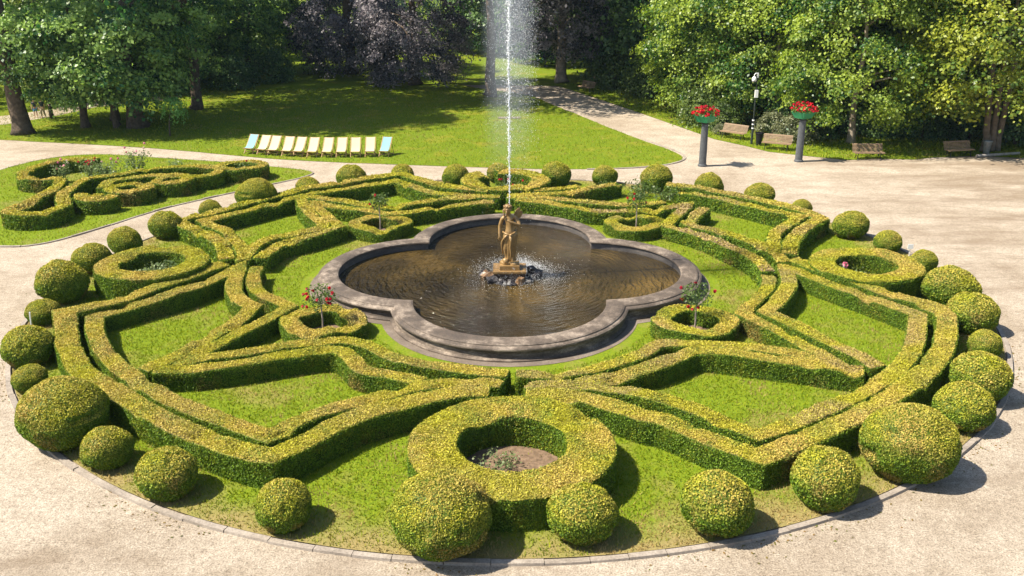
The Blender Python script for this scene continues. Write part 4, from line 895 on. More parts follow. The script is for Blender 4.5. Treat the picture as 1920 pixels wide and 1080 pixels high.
for x, y, r, h, nl, nf, lab in ((-24.2, 16.4, 0.6, 1.1, 330, 7, 'rose bush with pinkish blooms at the left of the horseshoe hedge'), (-23.0, 16.8, 0.7, 1.0, 420, 10, 'rose bush with deep red blooms inside the horseshoe hedge'),
                           (-21.8, 16.2, 0.8, 1.15, 560, 5, 'dense pale green rose bush in the middle of the scroll bed'), (-20.6, 17.2, 0.75, 1.7, 560, 6, 'tallest rose bush of the scroll bed with a thin spire')):
    bush('rose_bush', (x, y, 0.05), r, h, nl, 0.12, GP, nf, RED if nf > 8 else PINK + [(0.7, 0.5, 0.45)], lab, 'rose bush', 'rose bushes of the scroll bed', 0.10, 8)
bush('low_shrub', (-19.0, 18.7, 0.05), 0.55, 0.75, 300, 0.10, GP, 0, RED, 'small lone grey green shrub on the scroll bed lawn', 'shrub')
bush('rose_bush', (-14.7, 17.2, 0.05), 0.6, 0.75, 120, 0.11, GP, 1, RED, 'small plants inside the far ring of the scroll bed', 'plant')
bush('rose_bush', (-19.0, 12.3, 0.05), 0.35, 0.55, 60, 0.10, GP, 1, [(0.8, 0.2, 0.05)], 'plant with one orange bloom inside the near ring of the scroll bed', 'plant')

# ------------------------------------------------------------------ deck chairs, benches, columns, lamp, bins
def deck_chair(mat, label):
    e = tag(empty('deck_chair', (0, 0, 0)), label, 'deck chair', 'deck chairs in a row on the lawn')
    mb = MB()
    for s in (-0.30, 0.30): mb.bar((s, 0.50, 1.03), (s, -0.42, 0.0), 0.035, 0.055)
    mb.bar((-0.32, 0.50, 1.03), (0.32, 0.50, 1.03), 0.04); mb.bar((-0.30, -0.30, 0.12), (0.30, -0.30, 0.12), 0.03); mb.build('back_frame', M_wood, e)
    mb = MB()
    for s in (-0.255, 0.255): mb.bar((s, -0.52, 0.36), (s, 0.52, 0.0), 0.035, 0.055)
    mb.bar((-0.30, -0.52, 0.36), (0.30, -0.52, 0.36), 0.04); mb.bar((-0.27, 0.45, 0.03), (0.27, 0.45, 0.03), 0.03); mb.build('seat_frame', M_wood, e)
    mb = MB()
    for s in (-0.335, 0.335): mb.bar((s, 0.22, 0.72), (s, 0.56, 0.02), 0.025, 0.04)
    mb.bar((-0.335, 0.56, 0.02), (0.335, 0.56, 0.02), 0.03); mb.build('prop', M_wood, e)
    vs = []; n = 14
    for i in range(n):
        t = i / (n - 1); y = 0.49 - 1.0 * t; z = 1.055 - 0.675 * t - 0.20 * math.sin(PI * t ** 1.25) * (0.7 + 0.5 * t)
        for x in (-0.262, -0.09, 0.09, 0.262): vs.append((x, y, z - 0.012 * (abs(x) < 0.2)))
    b = len(vs); vs += [(x, y + 0.004, z - 0.008) for x, y, z in vs]
    fs = [(i * 4 + j, (i + 1) * 4 + j, (i + 1) * 4 + j + 1, i * 4 + j + 1) for i in range(n - 1) for j in range(3)]
    fs += [tuple(b + q for q in f[::-1]) for f in fs]
    MB().add(vs, fs).build('canvas', mat, e, None, True)
    return e
CH = [(-16.05, 24.1, -17), (-15.2, 23.8, -15), (-14.5, 23.6, -13), (-13.6, 23.35, -9), (-12.85, 23.2, -13), (-12.0, 23.05, -7), (-11.1, 23.0, -5), (-10.25, 23.0, -1), (-9.4, 23.0, 3), (-8.52, 23.1, 2), (-7.6, 23.15, -12)]
CL = ['blue deck chair at the left end of the row', 'cream deck chair second from the left, beside the blue one', 'cream deck chair third from the left', 'cream deck chair fourth from the left, canvas slung below its top bar', 'cream deck chair fifth from the left',
      'cream deck chair in the exact middle of the row', 'cream deck chair fifth from the right', 'cream deck chair fourth from the right', 'cream deck chair third from the right, facing straight out', 'cream deck chair next to the right end blue one', 'blue deck chair at the right end of the row']
blue0 = deck_chair(M_blue, CL[0]); cream0 = deck_chair(M_cream, CL[1]); used = set()
for i, ((x, y, rz), lab) in enumerate(zip(CH, CL)):
    src = blue0 if i in (0, 10) else cream0
    o = src if id(src) not in used else copy_tree(src); used.add(id(src))
    o.location = (x, y, 0.02); o.rotation_euler = (0, 0, math.radians(rz)); o['label'] = lab

def bench():
    e = empty('park_bench'); L = 1.8; seat = MB(); back = MB()
    prof = [(-0.30, 0.42), (-0.25, 0.445), (-0.17, 0.45), (-0.09, 0.44), (-0.01, 0.425), (0.07, 0.415)]
    for y, z in prof: seat.box((0, y, z), (L, 0.052, 0.028))
    bp = [(0.135, 0.45), (0.175, 0.525), (0.205, 0.60), (0.235, 0.675), (0.265, 0.75), (0.30, 0.82), (0.35, 0.865)]
    for i, (y, z) in enumerate(bp):
        a = math.atan2(0.075, 0.033) if i < 6 else 0.75
        back.box((0, y, z), (L, 0.048, 0.026), Matrix.Rotation(a, 3, 'X'))
    seat.build('seat', M_slat, e); back.build('backrest', M_slat, e)
    for s in (-0.68, 0.68):
        lg = MB(); lg.tube([(s, -0.32, 0.40), (s, -0.2, 0.425), (s, 0.08, 0.39), (s, 0.155, 0.44), (s, 0.29, 0.76), (s, 0.39, 0.86)], 0.022, 6)
        lg.tube([(s, -0.34, 0.0), (s, -0.27, 0.06), (s, -0.22, 0.22), (s, -0.26, 0.41)], 0.024, 6); lg.tube([(s, 0.30, 0.0), (s, 0.22, 0.06), (s, 0.10, 0.22), (s, 0.12, 0.42)], 0.024, 6); lg.tube([(s, -0.22, 0.22), (s, 0.10, 0.22)], 0.016, 6)
        lg.build('leg', M_iron, e)
    return e
bench0 = bench()
for i, (x, y, rz, lab) in enumerate(((14.85, 28.2, -42, 'slatted park bench beside the lamp post facing the path, left of the bin'), (16.75, 24.6, -26, 'slatted park bench between the bin and the right flower column'), (21.45, 21.75, 0, 'slatted park bench with a leaf shadow on its backrest at the square edge'),
                                (27.2, 22.5, 12, 'shaded slatted park bench at far right beside the bin and fallen log'), (6.75, 49.4, -55, 'dark distant bench at the bend of the shaded path'))):
    o = bench0 if i == 0 else copy_tree(bench0)
    o.location = (x, y, 0.02 if i in (0, 1) else 0.004); o.rotation_euler = (0, 0, math.radians(rz)); tag(o, lab, 'bench', 'slatted park benches')

def flower_column(loc, label):
    e = tag(empty('flower_column', loc), label, 'column', 'columns carrying flower boxes'); H = 2.58
    MB().lathe([(0.26, 0), (0.26, 0.10), (0.225, 0.13)], 28).build('base', M_column, e)
    MB().lathe([(0.215, 0.13), (0.212, 1.0), (0.20, 1.8), (0.185, H - 0.12)], 44, (0, 0, 0), 0.07).build('shaft', M_column, e)
    MB().lathe([(0.185, H - 0.12), (0.22, H - 0.10), (0.22, H - 0.06), (0.25, H - 0.03), (0.25, H)], 28).build('capital', M_iron, e)
    return e
def planter(loc, rz, label):
    e = tag(empty('flower_box', loc, rz), label, 'flower box', 'green flower boxes on the columns')
    a, b, h = 0.34, 0.50, 0.38
    vs = [(-a, -a, 0), (a, -a, 0), (a, a, 0), (-a, a, 0), (-b, -b, h), (b, -b, h), (b, b, h), (-b, b, h)]; c = b - 0.05
    vs += [(-c, -c, h), (c, -c, h), (c, c, h), (-c, c, h), (-c, -c, h - 0.08), (c, -c, h - 0.08), (c, c, h - 0.08), (-c, c, h - 0.08)]
    fs = [(3, 2, 1, 0), (0, 1, 5, 4), (1, 2, 6, 5), (2, 3, 7, 6), (3, 0, 4, 7)] + [(4 + i, 4 + (i + 1) % 4, 8 + (i + 1) % 4, 8 + i) for i in range(4)] + [(8 + i, 8 + (i + 1) % 4, 12 + (i + 1) % 4, 12 + i) for i in range(4)] + [(12, 13, 14, 15)]
    MB().add(vs, fs).build('box', M_green, e)
    n = 420; d = unit(rng.normal(size=(n, 3))); d[:, 2] = np.abs(d[:, 2]) * 0.9 - 0.02; q = (0.45 + 0.55 * rng.random(n))[:, None]
    P = d * q * np.array([0.74, 0.74, 0.55]) + np.array([0, 0, 0.40])
    V, F = leaf_cards(P, d, 0.12, 0.7, 0.7); link('foliage', mesh_np('foliage', V, [(F, 0)], [M_leaf], [leaf_col(n, (0.08, 0.14, 0.02), (0.22, 0.26, 0.05))]), e)
    sh = P[(q[:, 0] > 0.68)] * np.array([1.08, 1.08, 1.06]); petals('flowers', sh[:75], 0.115, RED + [(0.68, 0.02, 0.03)], e)
flower_column((11.21, 20.05, 0.0), 'grey fluted column standing alone in the gravel, nearer the lawn tip'); planter((11.21, 20.05, 2.58), 0.75, 'green box of red geraniums on the left column')
flower_column((17.15, 21.2, 0.0), 'grey fluted column at the edge of the grass before the benches'); planter((17.15, 21.2, 2.58), 0.55, 'green box of red geraniums on the right column')

lp = tag(empty('lamp_post', (15.6, 26.3, 0.02)), 'thin dark pole with a white surveillance dome beside the benches', 'camera pole')
MB().tube([(0, 0, 0), (0, 0, 1.35)], 0.075, 12).tube([(0, 0, 1.35), (0, 0, 4.3)], [0.05, 0.04], 12).build('pole', M_pole, lp)
for z in (1.0, 1.25, 1.5): MB().lathe([(0.085, z), (0.085, z + 0.07)], 14).build('band', M_white, lp)
MB().box((0.02, -0.07, 3.22), (0.2, 0.14, 0.46)).build('control_box', M_white, lp)
MB().box((0.03, 0, 4.36), (0.09, 0.09, 0.3)).tube([(0.03, 0, 4.46), (-0.10, -0.05, 4.50), (-0.2, -0.08, 4.42), (-0.2, -0.08, 4.28)], 0.03, 8).build('arm', M_white, lp)
cm = MB(); blob(cm, (-0.2, -0.08, 4.12), (0.15, 0.15, 0.19), 16, 10); co = cm.build('dome_camera', M_white, lp, None, True)
dm = MB(); blob(dm, (-0.2, -0.10, 4.03), (0.11, 0.11, 0.12), 14, 9); dm.build('lens_dome', M_glass, lp, None, True)
def litter_bin(loc, mat, label):
    e = tag(empty('litter_bin', loc), label, 'litter bin', 'litter bins'); b = MB().lathe([(0.17, 0.06), (0.25, 0.78), (0.27, 0.80), (0.24, 0.80), (0.16, 0.10)], 22, (0, 0, 0), 0.05); b.build('bucket', mat, e)
    MB().lathe([(0.19, 0), (0.19, 0.05), (0.06, 0.07)], 18).build('foot', M_iron, e); MB().lathe([(0.275, 0.74), (0.285, 0.78), (0.275, 0.82), (0.25, 0.82)], 22, cap=False).build('rim', mat, e)
litter_bin((15.98, 25.95, 0.02), M_iron, 'black litter bin at the foot of the camera pole')
litter_bin((29.2, 23.1, 0.02), M_binmetal, 'grey metal litter bin in the shade by the rightmost trunk')
tag(MB().tube([(28.2, 22.15, 0.10), (29.6, 22.5, 0.11), (31.2, 23.0, 0.09)], [0.10, 0.085, 0.075], 9).build('log', M_log), 'long pale log lying at the right edge of the square', 'log')
e = tag(empty('plant_tag', (16.45, 3.2, 0.03)), 'small white tag stuck in the ground behind the right ring hedge', 'sign')
MB().bar((0, 0, 0), (0, 0, 0.38), 0.025).build('stake', M_white, e); MB().box((0, -0.02, 0.42), (0.22, 0.02, 0.2)).build('board', M_white, e)
tag(MB().bar((-15.95, -4.5, 0.03), (-15.9, -4.5, 0.72), 0.035).build('stake', M_white), 'white stake in front of a small ball at the left hedge corner', 'stake')
tag(MB().box((-0.05, 36.2, 0.045), (1.6, 0.7, 0.03)).build('ground_slab', M_paving), 'pale flat slab set into the big lawn behind the jet', 'slab')

# two walkers far off on the woodland path
def person(loc, rz, s, top, legs, shorts, label):
    e = tag(empty('person', loc, rz, s), label, 'person', 'walkers on the woodland path')
    J = {'p': (0, 0, 0.92, 0.15, 0.11), 'b': (0, 0, 1.12, 0.135, 0.10), 'c': (0, 0, 1.34, 0.155, 0.11), 'n': (0, 0, 1.48, 0.06), 'j': (0, -0.02, 1.56, 0.075), 'h': (0, -0.01, 1.65, 0.095), 't': (0, 0, 1.74, 0.06),
         'sl': (-0.19, 0, 1.40, 0.06), 'el': (-0.25, 0.03, 1.12, 0.045), 'wl': (-0.25, -0.06, 0.88, 0.034), 'hl': (-0.25, -0.08, 0.81, 0.035), 'sr': (0.19, 0, 1.40, 0.06), 'er': (0.25, 0.03, 1.12, 0.045), 'wr': (0.25, -0.06, 0.88, 0.034), 'hr': (0.25, -0.08, 0.81, 0.035),
         'hipl': (-0.09, 0, 0.86, 0.10), 'kl': (-0.10, -0.10, 0.49, 0.065), 'al': (-0.10, -0.08, 0.09, 0.042), 'fl': (-0.10, -0.22, 0.04, 0.04), 'hipr': (0.09, 0, 0.86, 0.10), 'kr': (0.10, 0.03, 0.49, 0.065), 'ar': (0.10, 0.16, 0.10, 0.042), 'fr': (0.10, 0.05, 0.04, 0.04)}
    E_ = [('p', 'b'), ('b', 'c'), ('c', 'n'), ('n', 'j'), ('j', 'h'), ('h', 't'), ('c', 'sl'), ('sl', 'el'), ('el', 'wl'), ('wl', 'hl'), ('c', 'sr'), ('sr', 'er'), ('er', 'wr'), ('wr', 'hr'), ('p', 'hipl'), ('hipl', 'kl'), ('kl', 'al'), ('al', 'fl'), ('p', 'hipr'), ('hipr', 'kr'), ('kr', 'ar'), ('ar', 'fr')]
    fingers(J, E_, 'hl', 'wl', 1, 0.009, 0.08); fingers(J, E_, 'hr', 'wr', -1, 0.009, 0.08)
    bd = skin_obj('body', J, E_, 'p', M_skin, e, 1)
    T = {k: (*J[k][:3], J[k][3] * 1.22) + ((J[k][4] * 1.25,) if len(J[k]) > 4 else ()) for k in ('p', 'b', 'c', 'sl', 'sr')}
    T['ml'] = (-0.225, 0.02, 1.22, 0.062); T['mr'] = (0.225, 0.02, 1.22, 0.062); T['cn'] = (0, 0, 1.44, 0.085)
    skin_obj('shirt', T, [('p', 'b'), ('b', 'c'), ('c', 'cn'), ('c', 'sl'), ('sl', 'ml'), ('c', 'sr'), ('sr', 'mr')], 'p', top, e, 1)
    k = 0.55 if shorts else 1.0; G = {'p': (0, 0, 0.93, 0.165, 0.13), 'hipl': (-0.09, 0, 0.84, 0.115), 'hipr': (0.09, 0, 0.84, 0.115)}
    G['kl'] = (-0.10, -0.10 * (1 if not shorts else .9), 0.52, 0.09); G['kr'] = (0.10, 0.03, 0.52, 0.09); ee = [('p', 'hipl'), ('hipl', 'kl'), ('p', 'hipr'), ('hipr', 'kr')]
    if not shorts: G['al'] = (-0.10, -0.08, 0.10, 0.07); G['ar'] = (0.10, 0.16, 0.11, 0.07); ee += [('kl', 'al'), ('kr', 'ar')]
    skin_obj('shorts' if shorts else 'trousers', G, ee, 'p', legs, e, 1)
    hb = MB(); blob(hb, (0, 0.02, 1.70), (0.112, 0.12, 0.11), 12, 8, 0.15, 2); hb.build('hair', M_hair, e, None, True)
    fb = MB(); blob(fb, (0, -0.115, 1.645), (0.014, 0.022, 0.022), 6, 5); blob(fb, (-0.035, -0.10, 1.665), 0.012, 6, 5); blob(fb, (0.035, -0.10, 1.665), 0.012, 6, 5); blob(fb, (0, -0.10, 1.605), (0.03, 0.01, 0.008), 6, 5); fuse(bd, fb, 0.011)
person((-35.6, 36.9, 0.03), 0.4, 0.80, M_darkshirt, M_denim, True, 'walker in dark top and blue shorts on the woodland path')
person((-34.95, 36.7, 0.03), -0.1, 0.84, M_darkshirt, M_beige, False, 'walker in dark top and beige trousers on the woodland path')

# ------------------------------------------------------------------ trees
def crown_mesh(name, seed, H, R, z0, nclump, per, leaf, ca, cb, cr=0.95, flat=0.42, lowfrac=0.62, zsplit=11.0, conic=False, droop=0.25, shell=0.45, asp=0.7, tilt=0.55, topz=None):
    rg = np.random.default_rng(seed); P, Nn, Cc, S = [], [], [], []
    for k in range(nclump):
        low = rg.random() < lowfrac + 0.12 or H <= zsplit
        z = z0 + (min(zsplit, H) - z0) * rg.random() ** 0.9 if low else (topz if topz and rg.random() < 0.85 else zsplit) * 1.0 + (H - (topz or zsplit)) * rg.random()
        t = (z - z0) / (H - z0)
        if conic: rad = R * (1 - t) ** 0.85 + 0.2
        else: rad = R * (0.62 + 0.38 * min(1, t / 0.18)) * math.sqrt(max(0.02, 1 - max(0, (t - 0.3) / 0.7) ** 2))
        a = rg.random() * 2 * PI; rad *= 0.86 + 0.28 * float(vnoise(np.array([[math.cos(a) * 2, math.sin(a) * 2, z * 0.35]]), 1.0, seed)[0])
        q = rad * (shell + (1 - shell) * rg.random()) ** 0.6
        c = np.array([q * math.cos(a), q * math.sin(a), z - droop * q * 0.25 * (0.5 + rg.random())]); c[2] = max(c[2], z0 * 0.55 + 0.2)
        o = np.array([math.cos(a), math.sin(a), 0.0]); m = per if low else int(per * 0.6); lf = leaf if low else leaf * 1.8
        s = cr * (0.6 + 0.8 * rg.random()) * (1 if low else 1.4)
        g = rg.normal(size=(m, 3)) * np.array([s, s, s * flat]) * 0.5
        g[:, 2] -= droop * (g @ o) + 0.12 * (g[:, 0] ** 2 + g[:, 1] ** 2) / s
        nrm = unit(np.array([0, 0, 0.8]) + 0.75 * o + g * 0.5 / s)
        P.append(c + g); Nn.append(nrm); S.append(np.full(m, lf))
        f = np.clip(0.5 + 0.34 * rg.normal() + 0.28 * rg.normal(size=m), 0, 1)
        Cc.append(mixc(np.array(ca), np.array(cb), f))
    P, Nn, Cc, S = map(np.concatenate, (P, Nn, Cc, S))
    V, F = leaf_cards(P, Nn, S, tilt, asp, rg, out=0.25)
    return mesh_np(name, V, [(F, 0)], [M_leaf], [np.clip(Cc, 0, 1)])
def trunk_mesh(name, seed, H, r, mat, lean=0.0, limbs=9, z0=2.0, R=5.0, stems=1, flare=1.5):
    rd = random.Random(seed); mb = MB()
    for s in range(stems):
        dx = 0.0 if stems == 1 else (s - (stems - 1) / 2) * r * 2.0; ln = lean + (0 if stems == 1 else (s - (stems - 1) / 2) * 1.1)
        hs = np.linspace(0, H * 0.82, 12)
        pts = [(dx + ln * (h / H) + 0.12 * math.sin(h * 0.7 + seed), 0.10 * math.sin(h * 0.9 + seed * 2), h) for h in hs]
        rad = [r * ((1 - 0.85 * h / (H * 0.82)) + (flare - 1) * math.exp(-h / 0.5)) for h in hs]; rad[1] = r * 0.97
        pts.insert(1, (dx, 0, 0.35)); rad.insert(1, r * (1 + (flare - 1) * 0.4)); pts.insert(2, (dx, 0, 0.9)); rad.insert(2, r * 1.02)
        mb.tube(pts, rad, 14)
    for k in range(limbs):
        h = rd.uniform(max(z0 * 0.9, 1.6), H * 0.6); a = rd.random() * 2 * PI; L = R * rd.uniform(0.5, 0.85)
        x0 = lean * h / H + 0.12 * math.sin(h * 0.7 + seed); rr = r * 0.32 * (1 - 0.6 * h / H)
        mb.tube([(x0, 0, h), (x0 + 0.35 * L * math.cos(a), 0.35 * L * math.sin(a), h + 0.3 * L), (x0 + 0.75 * L * math.cos(a), 0.75 * L * math.sin(a), h + 0.42 * L), (x0 + L * math.cos(a), L * math.sin(a), h + 0.36 * L)], [rr, rr * 0.7, rr * 0.45, rr * 0.2], 6)
    me = bpy.data.meshes.new(name); me.from_pydata(mb.v, [], mb.f); me.materials.append(mat)
    me.polygons.foreach_set('use_smooth', np.ones(len(me.polygons), bool)); me.update(); return me
KIND = {}
LIME = ((0.030, 0.10, 0.028), (0.27, 0.39, 0.09)); MAPLE = ((0.028, 0.095, 0.014), (0.31, 0.39, 0.050)); BEECH = ((0.026, 0.030, 0.044), (0.31, 0.275, 0.29))
DARK = ((0.025, 0.075, 0.026), (0.15, 0.24, 0.075)); YELL = ((0.07, 0.13, 0.015), (0.37, 0.40, 0.045)); FIR = ((0.020, 0.055, 0.042), (0.085, 0.15, 0.105))
KIND['lime'] = (crown_mesh('crown', 101, 27, 6.3, 2.6, 200, 120, 0.24, *LIME, zsplit=8.5, topz=16, lowfrac=0.45, shell=0.25), trunk_mesh('trunk', 1, 25, 0.42, M_bark, 0.3, 10, 3, 6))
KIND['lime_b'] = (crown_mesh('crown', 102, 27, 6.0, 2.3, 200, 120, 0.24, *LIME, zsplit=8.5, topz=16, lowfrac=0.45, shell=0.25), trunk_mesh('trunk', 2, 24, 0.5, M_bark, -0.4, 10, 3, 6))
KIND['high'] = (crown_mesh('crown', 120, 21, 11.0, 9.3, 330, 70, 0.34, *BEECH, cr=1.5, zsplit=15, shell=0.1), trunk_mesh('trunk', 20, 21, 0.5, M_bark, 0.1, 10, 8, 8))  # crown above the view, widened to throw shade on lawn and path
KIND['shade_lime'] = (crown_mesh('crown', 121, 29, 8.3, 9.4, 330, 70, 0.36, *LIME, cr=1.4, zsplit=20, shell=0.1), trunk_mesh('trunk', 21, 26, 0.4, M_bark, 0.1, 10, 9, 8))  # tree added to shade the big lawn, crown stays above the view
KIND['tall'] = (crown_mesh('crown', 103, 24, 4.0, 4.4, 90, 100, 0.24, *LIME, lowfrac=0.35, zsplit=9, topz=15), trunk_mesh('trunk', 3, 24, 0.55, M_bark, -0.6, 8, 4, 4))
KIND['maple'] = (crown_mesh('crown', 104, 15, 5.4, 1.8, 280, 190, 0.20, *MAPLE, cr=1.0, flat=0.5), trunk_mesh('trunk', 4, 15, 0.24, M_palebark, 0.2, 9, 2.5, 5))
KIND['maple_b'] = (crown_mesh('crown', 105, 16, 5.6, 1.5, 280, 190, 0.20, *MAPLE, cr=1.0, flat=0.5), trunk_mesh('trunk', 5, 16, 0.3, M_bark, 0.2, 9, 2.5, 5))
KIND['gold'] = (crown_mesh('crown', 106, 15, 5.2, 2.5, 310, 175, 0.205, *YELL, cr=1.0, flat=0.5), trunk_mesh('trunk', 6, 15, 0.2, M_greybark, 0.1, 9, 2.5, 5, 3))
KIND['beech'] = (crown_mesh('crown', 107, 19, 6.2, 1.0, 300, 130, 0.22, *BEECH, cr=0.9, droop=0.5, zsplit=8.5, lowfrac=0.75), trunk_mesh('trunk', 7, 19, 0.6, M_bark, 0.2, 10, 2.5, 6))
KIND['beech_b'] = (crown_mesh('crown', 108, 20, 6.0, 3.0, 280, 120, 0.22, *BEECH, cr=0.9, droop=0.4), trunk_mesh('trunk', 8, 20, 0.5, M_palebark, 0.2, 10, 3, 6))
KIND['dark'] = (crown_mesh('crown', 109, 20, 6.0, 0.9, 330, 60, 0.38, *DARK, cr=1.1), trunk_mesh('trunk', 9, 20, 0.4, M_bark, 0.2, 8, 2.5, 6))
KIND['fir'] = (crown_mesh('crown', 110, 21, 4.6, 0.6, 420, 60, 0.26, *FIR, cr=0.9, droop=0.9, conic=True, flat=0.25, asp=0.35), trunk_mesh('trunk', 10, 21, 0.35, M_bark, 0, 0))
KIND['young'] = (crown_mesh('crown', 111, 10, 1.9, 1.3, 105, 42, 0.22, (0.075, 0.125, 0.02), (0.20, 0.24, 0.05), cr=0.8), trunk_mesh('trunk', 11, 10, 0.12, M_bark, -0.5, 6, 1.5, 1.6))
KIND['shrub'] = (crown_mesh('crown', 112, 2.4, 1.7, 0.1, 80, 50, 0.16, *DARK, cr=0.6, zsplit=5), trunk_mesh('trunk', 12, 1.6, 0.06, M_bark, 0, 6, 0.3, 1.2))
KIND['pale_shrub'] = (crown_mesh('crown', 113, 2.0, 1.5, 0.1, 70, 48, 0.15, (0.085, 0.10, 0.045), (0.24, 0.25, 0.13), cr=0.55, zsplit=5), trunk_mesh('trunk', 13, 1.4, 0.05, M_bark, 0, 6, 0.3, 1.0))
KIND['green_shrub'] = (crown_mesh('crown', 114, 3.2, 2.1, 0.1, 110, 52, 0.19, (0.05, 0.095, 0.02), (0.15, 0.20, 0.04), cr=0.7, zsplit=5), trunk_mesh('trunk', 14, 2, 0.07, M_bark, 0, 6, 0.3, 1.5))
NM = {'shade_lime': 'lime_tree', 'high': 'copper_beech', 'lime': 'lime_tree', 'lime_b': 'lime_tree', 'tall': 'lime_tree', 'maple': 'maple_tree', 'maple_b': 'maple_tree', 'gold': 'maple_tree', 'beech': 'copper_beech', 'beech_b': 'copper_beech', 'dark': 'dark_tree', 'fir': 'fir_tree', 'young': 'young_tree', 'shrub': 'shrub', 'pale_shrub': 'shrub', 'green_shrub': 'shrub'}
tc_ = 0
def tree(kind, x, y, label, group=None, s=1.0, ts=1.0, zs=1.0):
    global tc_; tc_ += 1
    e = empty(NM[kind], (x, y, 0.0), tc_ * 2.399, 1.0); e.scale = (s, s, s * zs)
    tag(e, label, 'shrub' if 'shrub' in kind else 'tree', group)
    a = link('crown', KIND[kind][0], e); b = link('trunk', KIND[kind][1], e); b.scale = (ts, ts, 1)
    return e
gLT = 'lime trees on the left lawn'
tree('tall', -33.5, 30.6, 'thick furrowed trunk tree at the left picture edge beside the path', gLT, 1.0, 1.05).rotation_euler = (0, 0, 0)
tree('young', -34.3, 36.6, 'thin young tree with lit yellow green leaves beside the two walkers', None, 1.0, 1.1)
tree('lime', -30.1, 32.7, 'lime tree with slim leaning trunk, between the walkers and the forked trunks', gLT, 1.0, 0.62)
tree('lime_b', -29.1, 35.6, 'lime tree whose trunk stands behind a slimmer one', gLT, 1.0, 0.55)
tree('lime', -27.9, 32.7, 'lime tree with slim straight trunk just left of the broad trunk', gLT, 0.98, 0.5)
tree('lime_b', -26.5, 32.8, 'big lime tree with broad flared trunk behind the weeping tree', gLT, 1.05, 1.1)
tree('shade_lime', -24.6, 40.5, 'added lime tree behind the broad trunk, its unseen high crown shading the lawn', None)
gB2 = 'dark woodland trees at the back'
for x, y in ((-29, 50), (-36, 51), (-42, 53), (-50, 44), (-50, 56)): tree('lime' if (x + y) % 2 < 1 else 'lime_b', x, y, 'leafy lime tree in the thicket behind the left trunks', 'thicket behind the left trunks', random.uniform(0.9, 1.05), 0.8)
tree('lime_b', -26.0, 63.5, 'large dark trunk tree at the far left end of the lawn', None, 1.1, 1.5)
tree('lime', -27.5, 57.5, 'dark tree just before the large trunk at the far left end of the lawn', None, 1.0, 0.9)
tree('beech', -8.8, 54.0, 'drooping copper beech with purple leaves left of the water jet', None, 0.86, 1.0)
tree('beech', -16.0, 62.0, 'bluish copper beech behind the drooping one, left of the jet', None, 0.95, 1.0)
tree('high', -1.6, 46.6, 'dark narrow trunk tree directly left of the jet, crown above', None, 1.0, 0.9)
tree('beech_b', 4.8, 55.3, 'copper beech with pale grey trunk right of the jet', None, 1.0, 1.0)
tree('beech_b', 8.5, 58.5, 'copper beech behind the distant bench', None, 0.95, 0.8)
tree('dark', 14.5, 51.0, 'dark bluish tree over the bend of the path', None, 0.9)
tree('maple_b', 15.4, 37.2, 'big sunlit maple at the path corner with foliage to the ground', 'maples along the square', 1.0)
tree('maple', 19.0, 33.5, 'maple behind the camera pole', 'maples along the square', 0.98)
tree('maple', 22.1, 26.6, 'maple with slim pale trunk behind the bench with leaf shadow', 'maples along the square', 0.95, 1.0)
tree('maple_b', 25.2, 33.0, 'maple behind the slim pale trunked one', 'maples along the square', 1.02)
tree('gold', 29.9, 24.0, 'yellow green maple with several pale stems at far right beside the grey bin', 'maples along the square', 1.05)
tree('gold', 33.0, 31.0, 'yellow green maple behind the rightmost multi stemmed one', 'maples along the square', 1.0)
for i, (x, y) in enumerate(((-58, 60), (-48, 66), (-40, 72), (-33, 78), (-36, 62), (-28, 88), (-20, 92), (-13, 84), (-6, 90), (2, 84), (9, 76), (-2, 80), (15, 66), (12, 56), (18, 52), (22, 58), (28, 50), (21, 44), (27, 41), (35, 44), (40, 36), (44, 50), (31, 60), (52, 42), (5, 70))):
    tree('fir' if i in (6, 7, 10, 8, 12) else 'dark', x, y, 'dark conifer in the woodland behind the lawn' if i in (6, 7, 10, 8, 12) else 'dark leafy tree in the woodland behind the lawn', 'conifers in the far woodland' if i in (6, 7, 10, 8, 12) else gB2, random.uniform(0.9, 1.15))
for i, (x, y) in enumerate(((20.5, 29.0), (23.0, 29.6), (25.2, 29.0), (27.5, 28.4), (30.2, 27.6), (19.0, 30.0), (32.5, 26.2), (34.5, 25.5))): tree('shrub', x, y, 'dark shrub in the hedge row behind the benches', 'dark shrubs behind the benches', random.uniform(0.85, 1.1))
tree('pale_shrub', 18.9, 27.2, 'pale dusty shrub behind the right flower column', None, 0.9)
tree('pale_shrub', 17.6, 28.6, 'greyish shrub right of the camera pole', None, 0.8)
tree('green_shrub', 13.9, 33.6, 'sunlit shrub at the foot of the big maple by the path', None, 0.95)
tree('green_shrub', 14.9, 31.4, 'low green shrub nearest the left flower column behind the path', None, 0.6)
for x, y in ((9.6, 52.5), (12.0, 50.5), (14.6, 48.5), (12.3, 47.0), (16.5, 43.5)): tree('green_shrub' if x != 12.0 else 'shrub', x, y, 'shady bush between the path bend and the maples', 'bushes at the path bend', random.uniform(1.0, 1.3))
tree('pale_shrub', 14.3, 29.6, 'brown dry grassy tuft beside the first bench', None, 0.35)
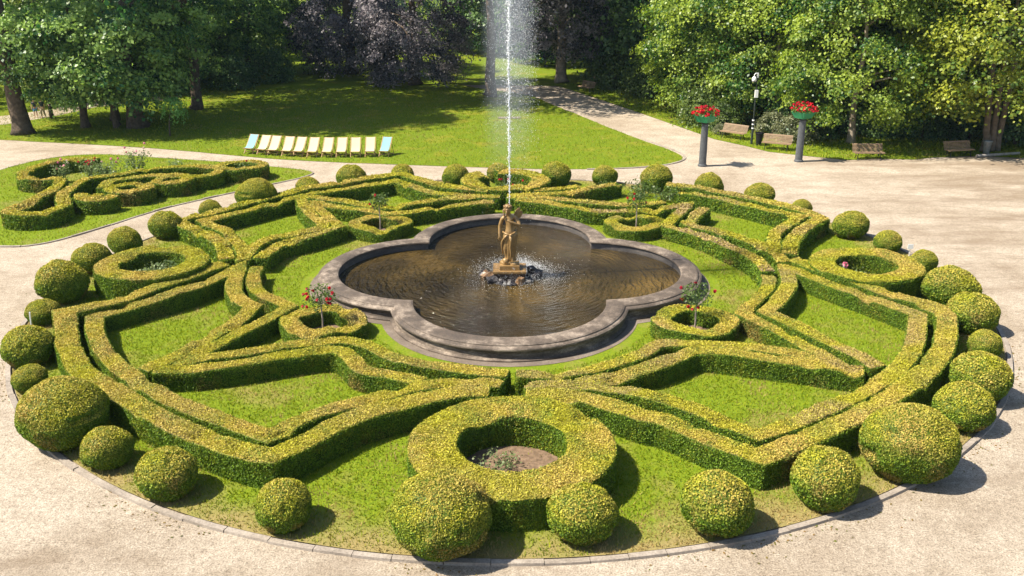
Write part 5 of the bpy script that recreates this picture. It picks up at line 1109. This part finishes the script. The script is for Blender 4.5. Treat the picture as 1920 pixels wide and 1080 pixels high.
for x, y in ((-38, 48.5), (-34, 49), (-29.5, 48.5), (-25, 52), (-31, 55), (-46, 46), (-22.5, 56), (-30, 61)): tree('shrub', x, y, 'dark undergrowth bush among the left trunks', 'undergrowth among the left trunks', random.uniform(1.0, 1.5))

# little weeping tree on the lawn
wt = tag(empty('weeping_tree', (-22.9, 29.6, 0.02)), 'small bright green weeping tree on the lawn before the trunks', 'tree')
MB().tube([(-0.15, 0, 0), (-0.1, 0, 0.8), (0.05, 0, 1.6), (0.3, 0, 2.3)], [0.06, 0.05, 0.045, 0.03], 7).build('trunk', M_bark, wt)
P, Nn = [], []
for k in range(34):
    a = rng.random() * 2 * PI; q = 0.35 + 0.85 * rng.random(); L = 0.7 + 1.3 * rng.random(); m = 42; t = rng.random(m)
    tx, ty = 0.25 + q * math.cos(a), q * math.sin(a); top = 2.35 - 0.25 * q
    x = 0.25 + (tx - 0.25) * np.minimum(1, t * 2.2); y = ty * np.minimum(1, t * 2.2); zz = top + 0.25 * np.sin(np.minimum(1, t * 2.2) * PI) - L * np.maximum(0, t - 0.4)
    P.append(np.stack([x, y, np.maximum(0.15, zz)], 1) + rng.normal(size=(m, 3)) * 0.06); Nn.append(unit(np.stack([x - 0.25, y, 0.5 + 0 * x], 1)))
P = np.concatenate(P); Nn = np.concatenate(Nn); V, F = leaf_cards(P, Nn, 0.14, 0.5, 0.5)
link('crown', mesh_np('crown', V, [(F, 0)], [M_leaf], [leaf_col(len(P), (0.12, 0.28, 0.05), (0.24, 0.42, 0.10))]), wt)

# ------------------------------------------------------------------ thin summer haze
hm, nt, nd, lk, bs = new_mat('haze'); nd.remove(bs)
pv = N(nd, 'ShaderNodeVolumePrincipled'); pv.inputs['Color'].default_value = (0.62, 0.84, 1.0, 1); pv.inputs['Density'].default_value = 0.00012
lk.new(pv.outputs[0], nd['Material Output'].inputs['Volume'])
hz = MB().box((0, 60, 14.5), (320, 260, 31)).build('haze', hm); hz['kind'] = 'stuff'; hz.display_type = 'WIRE'
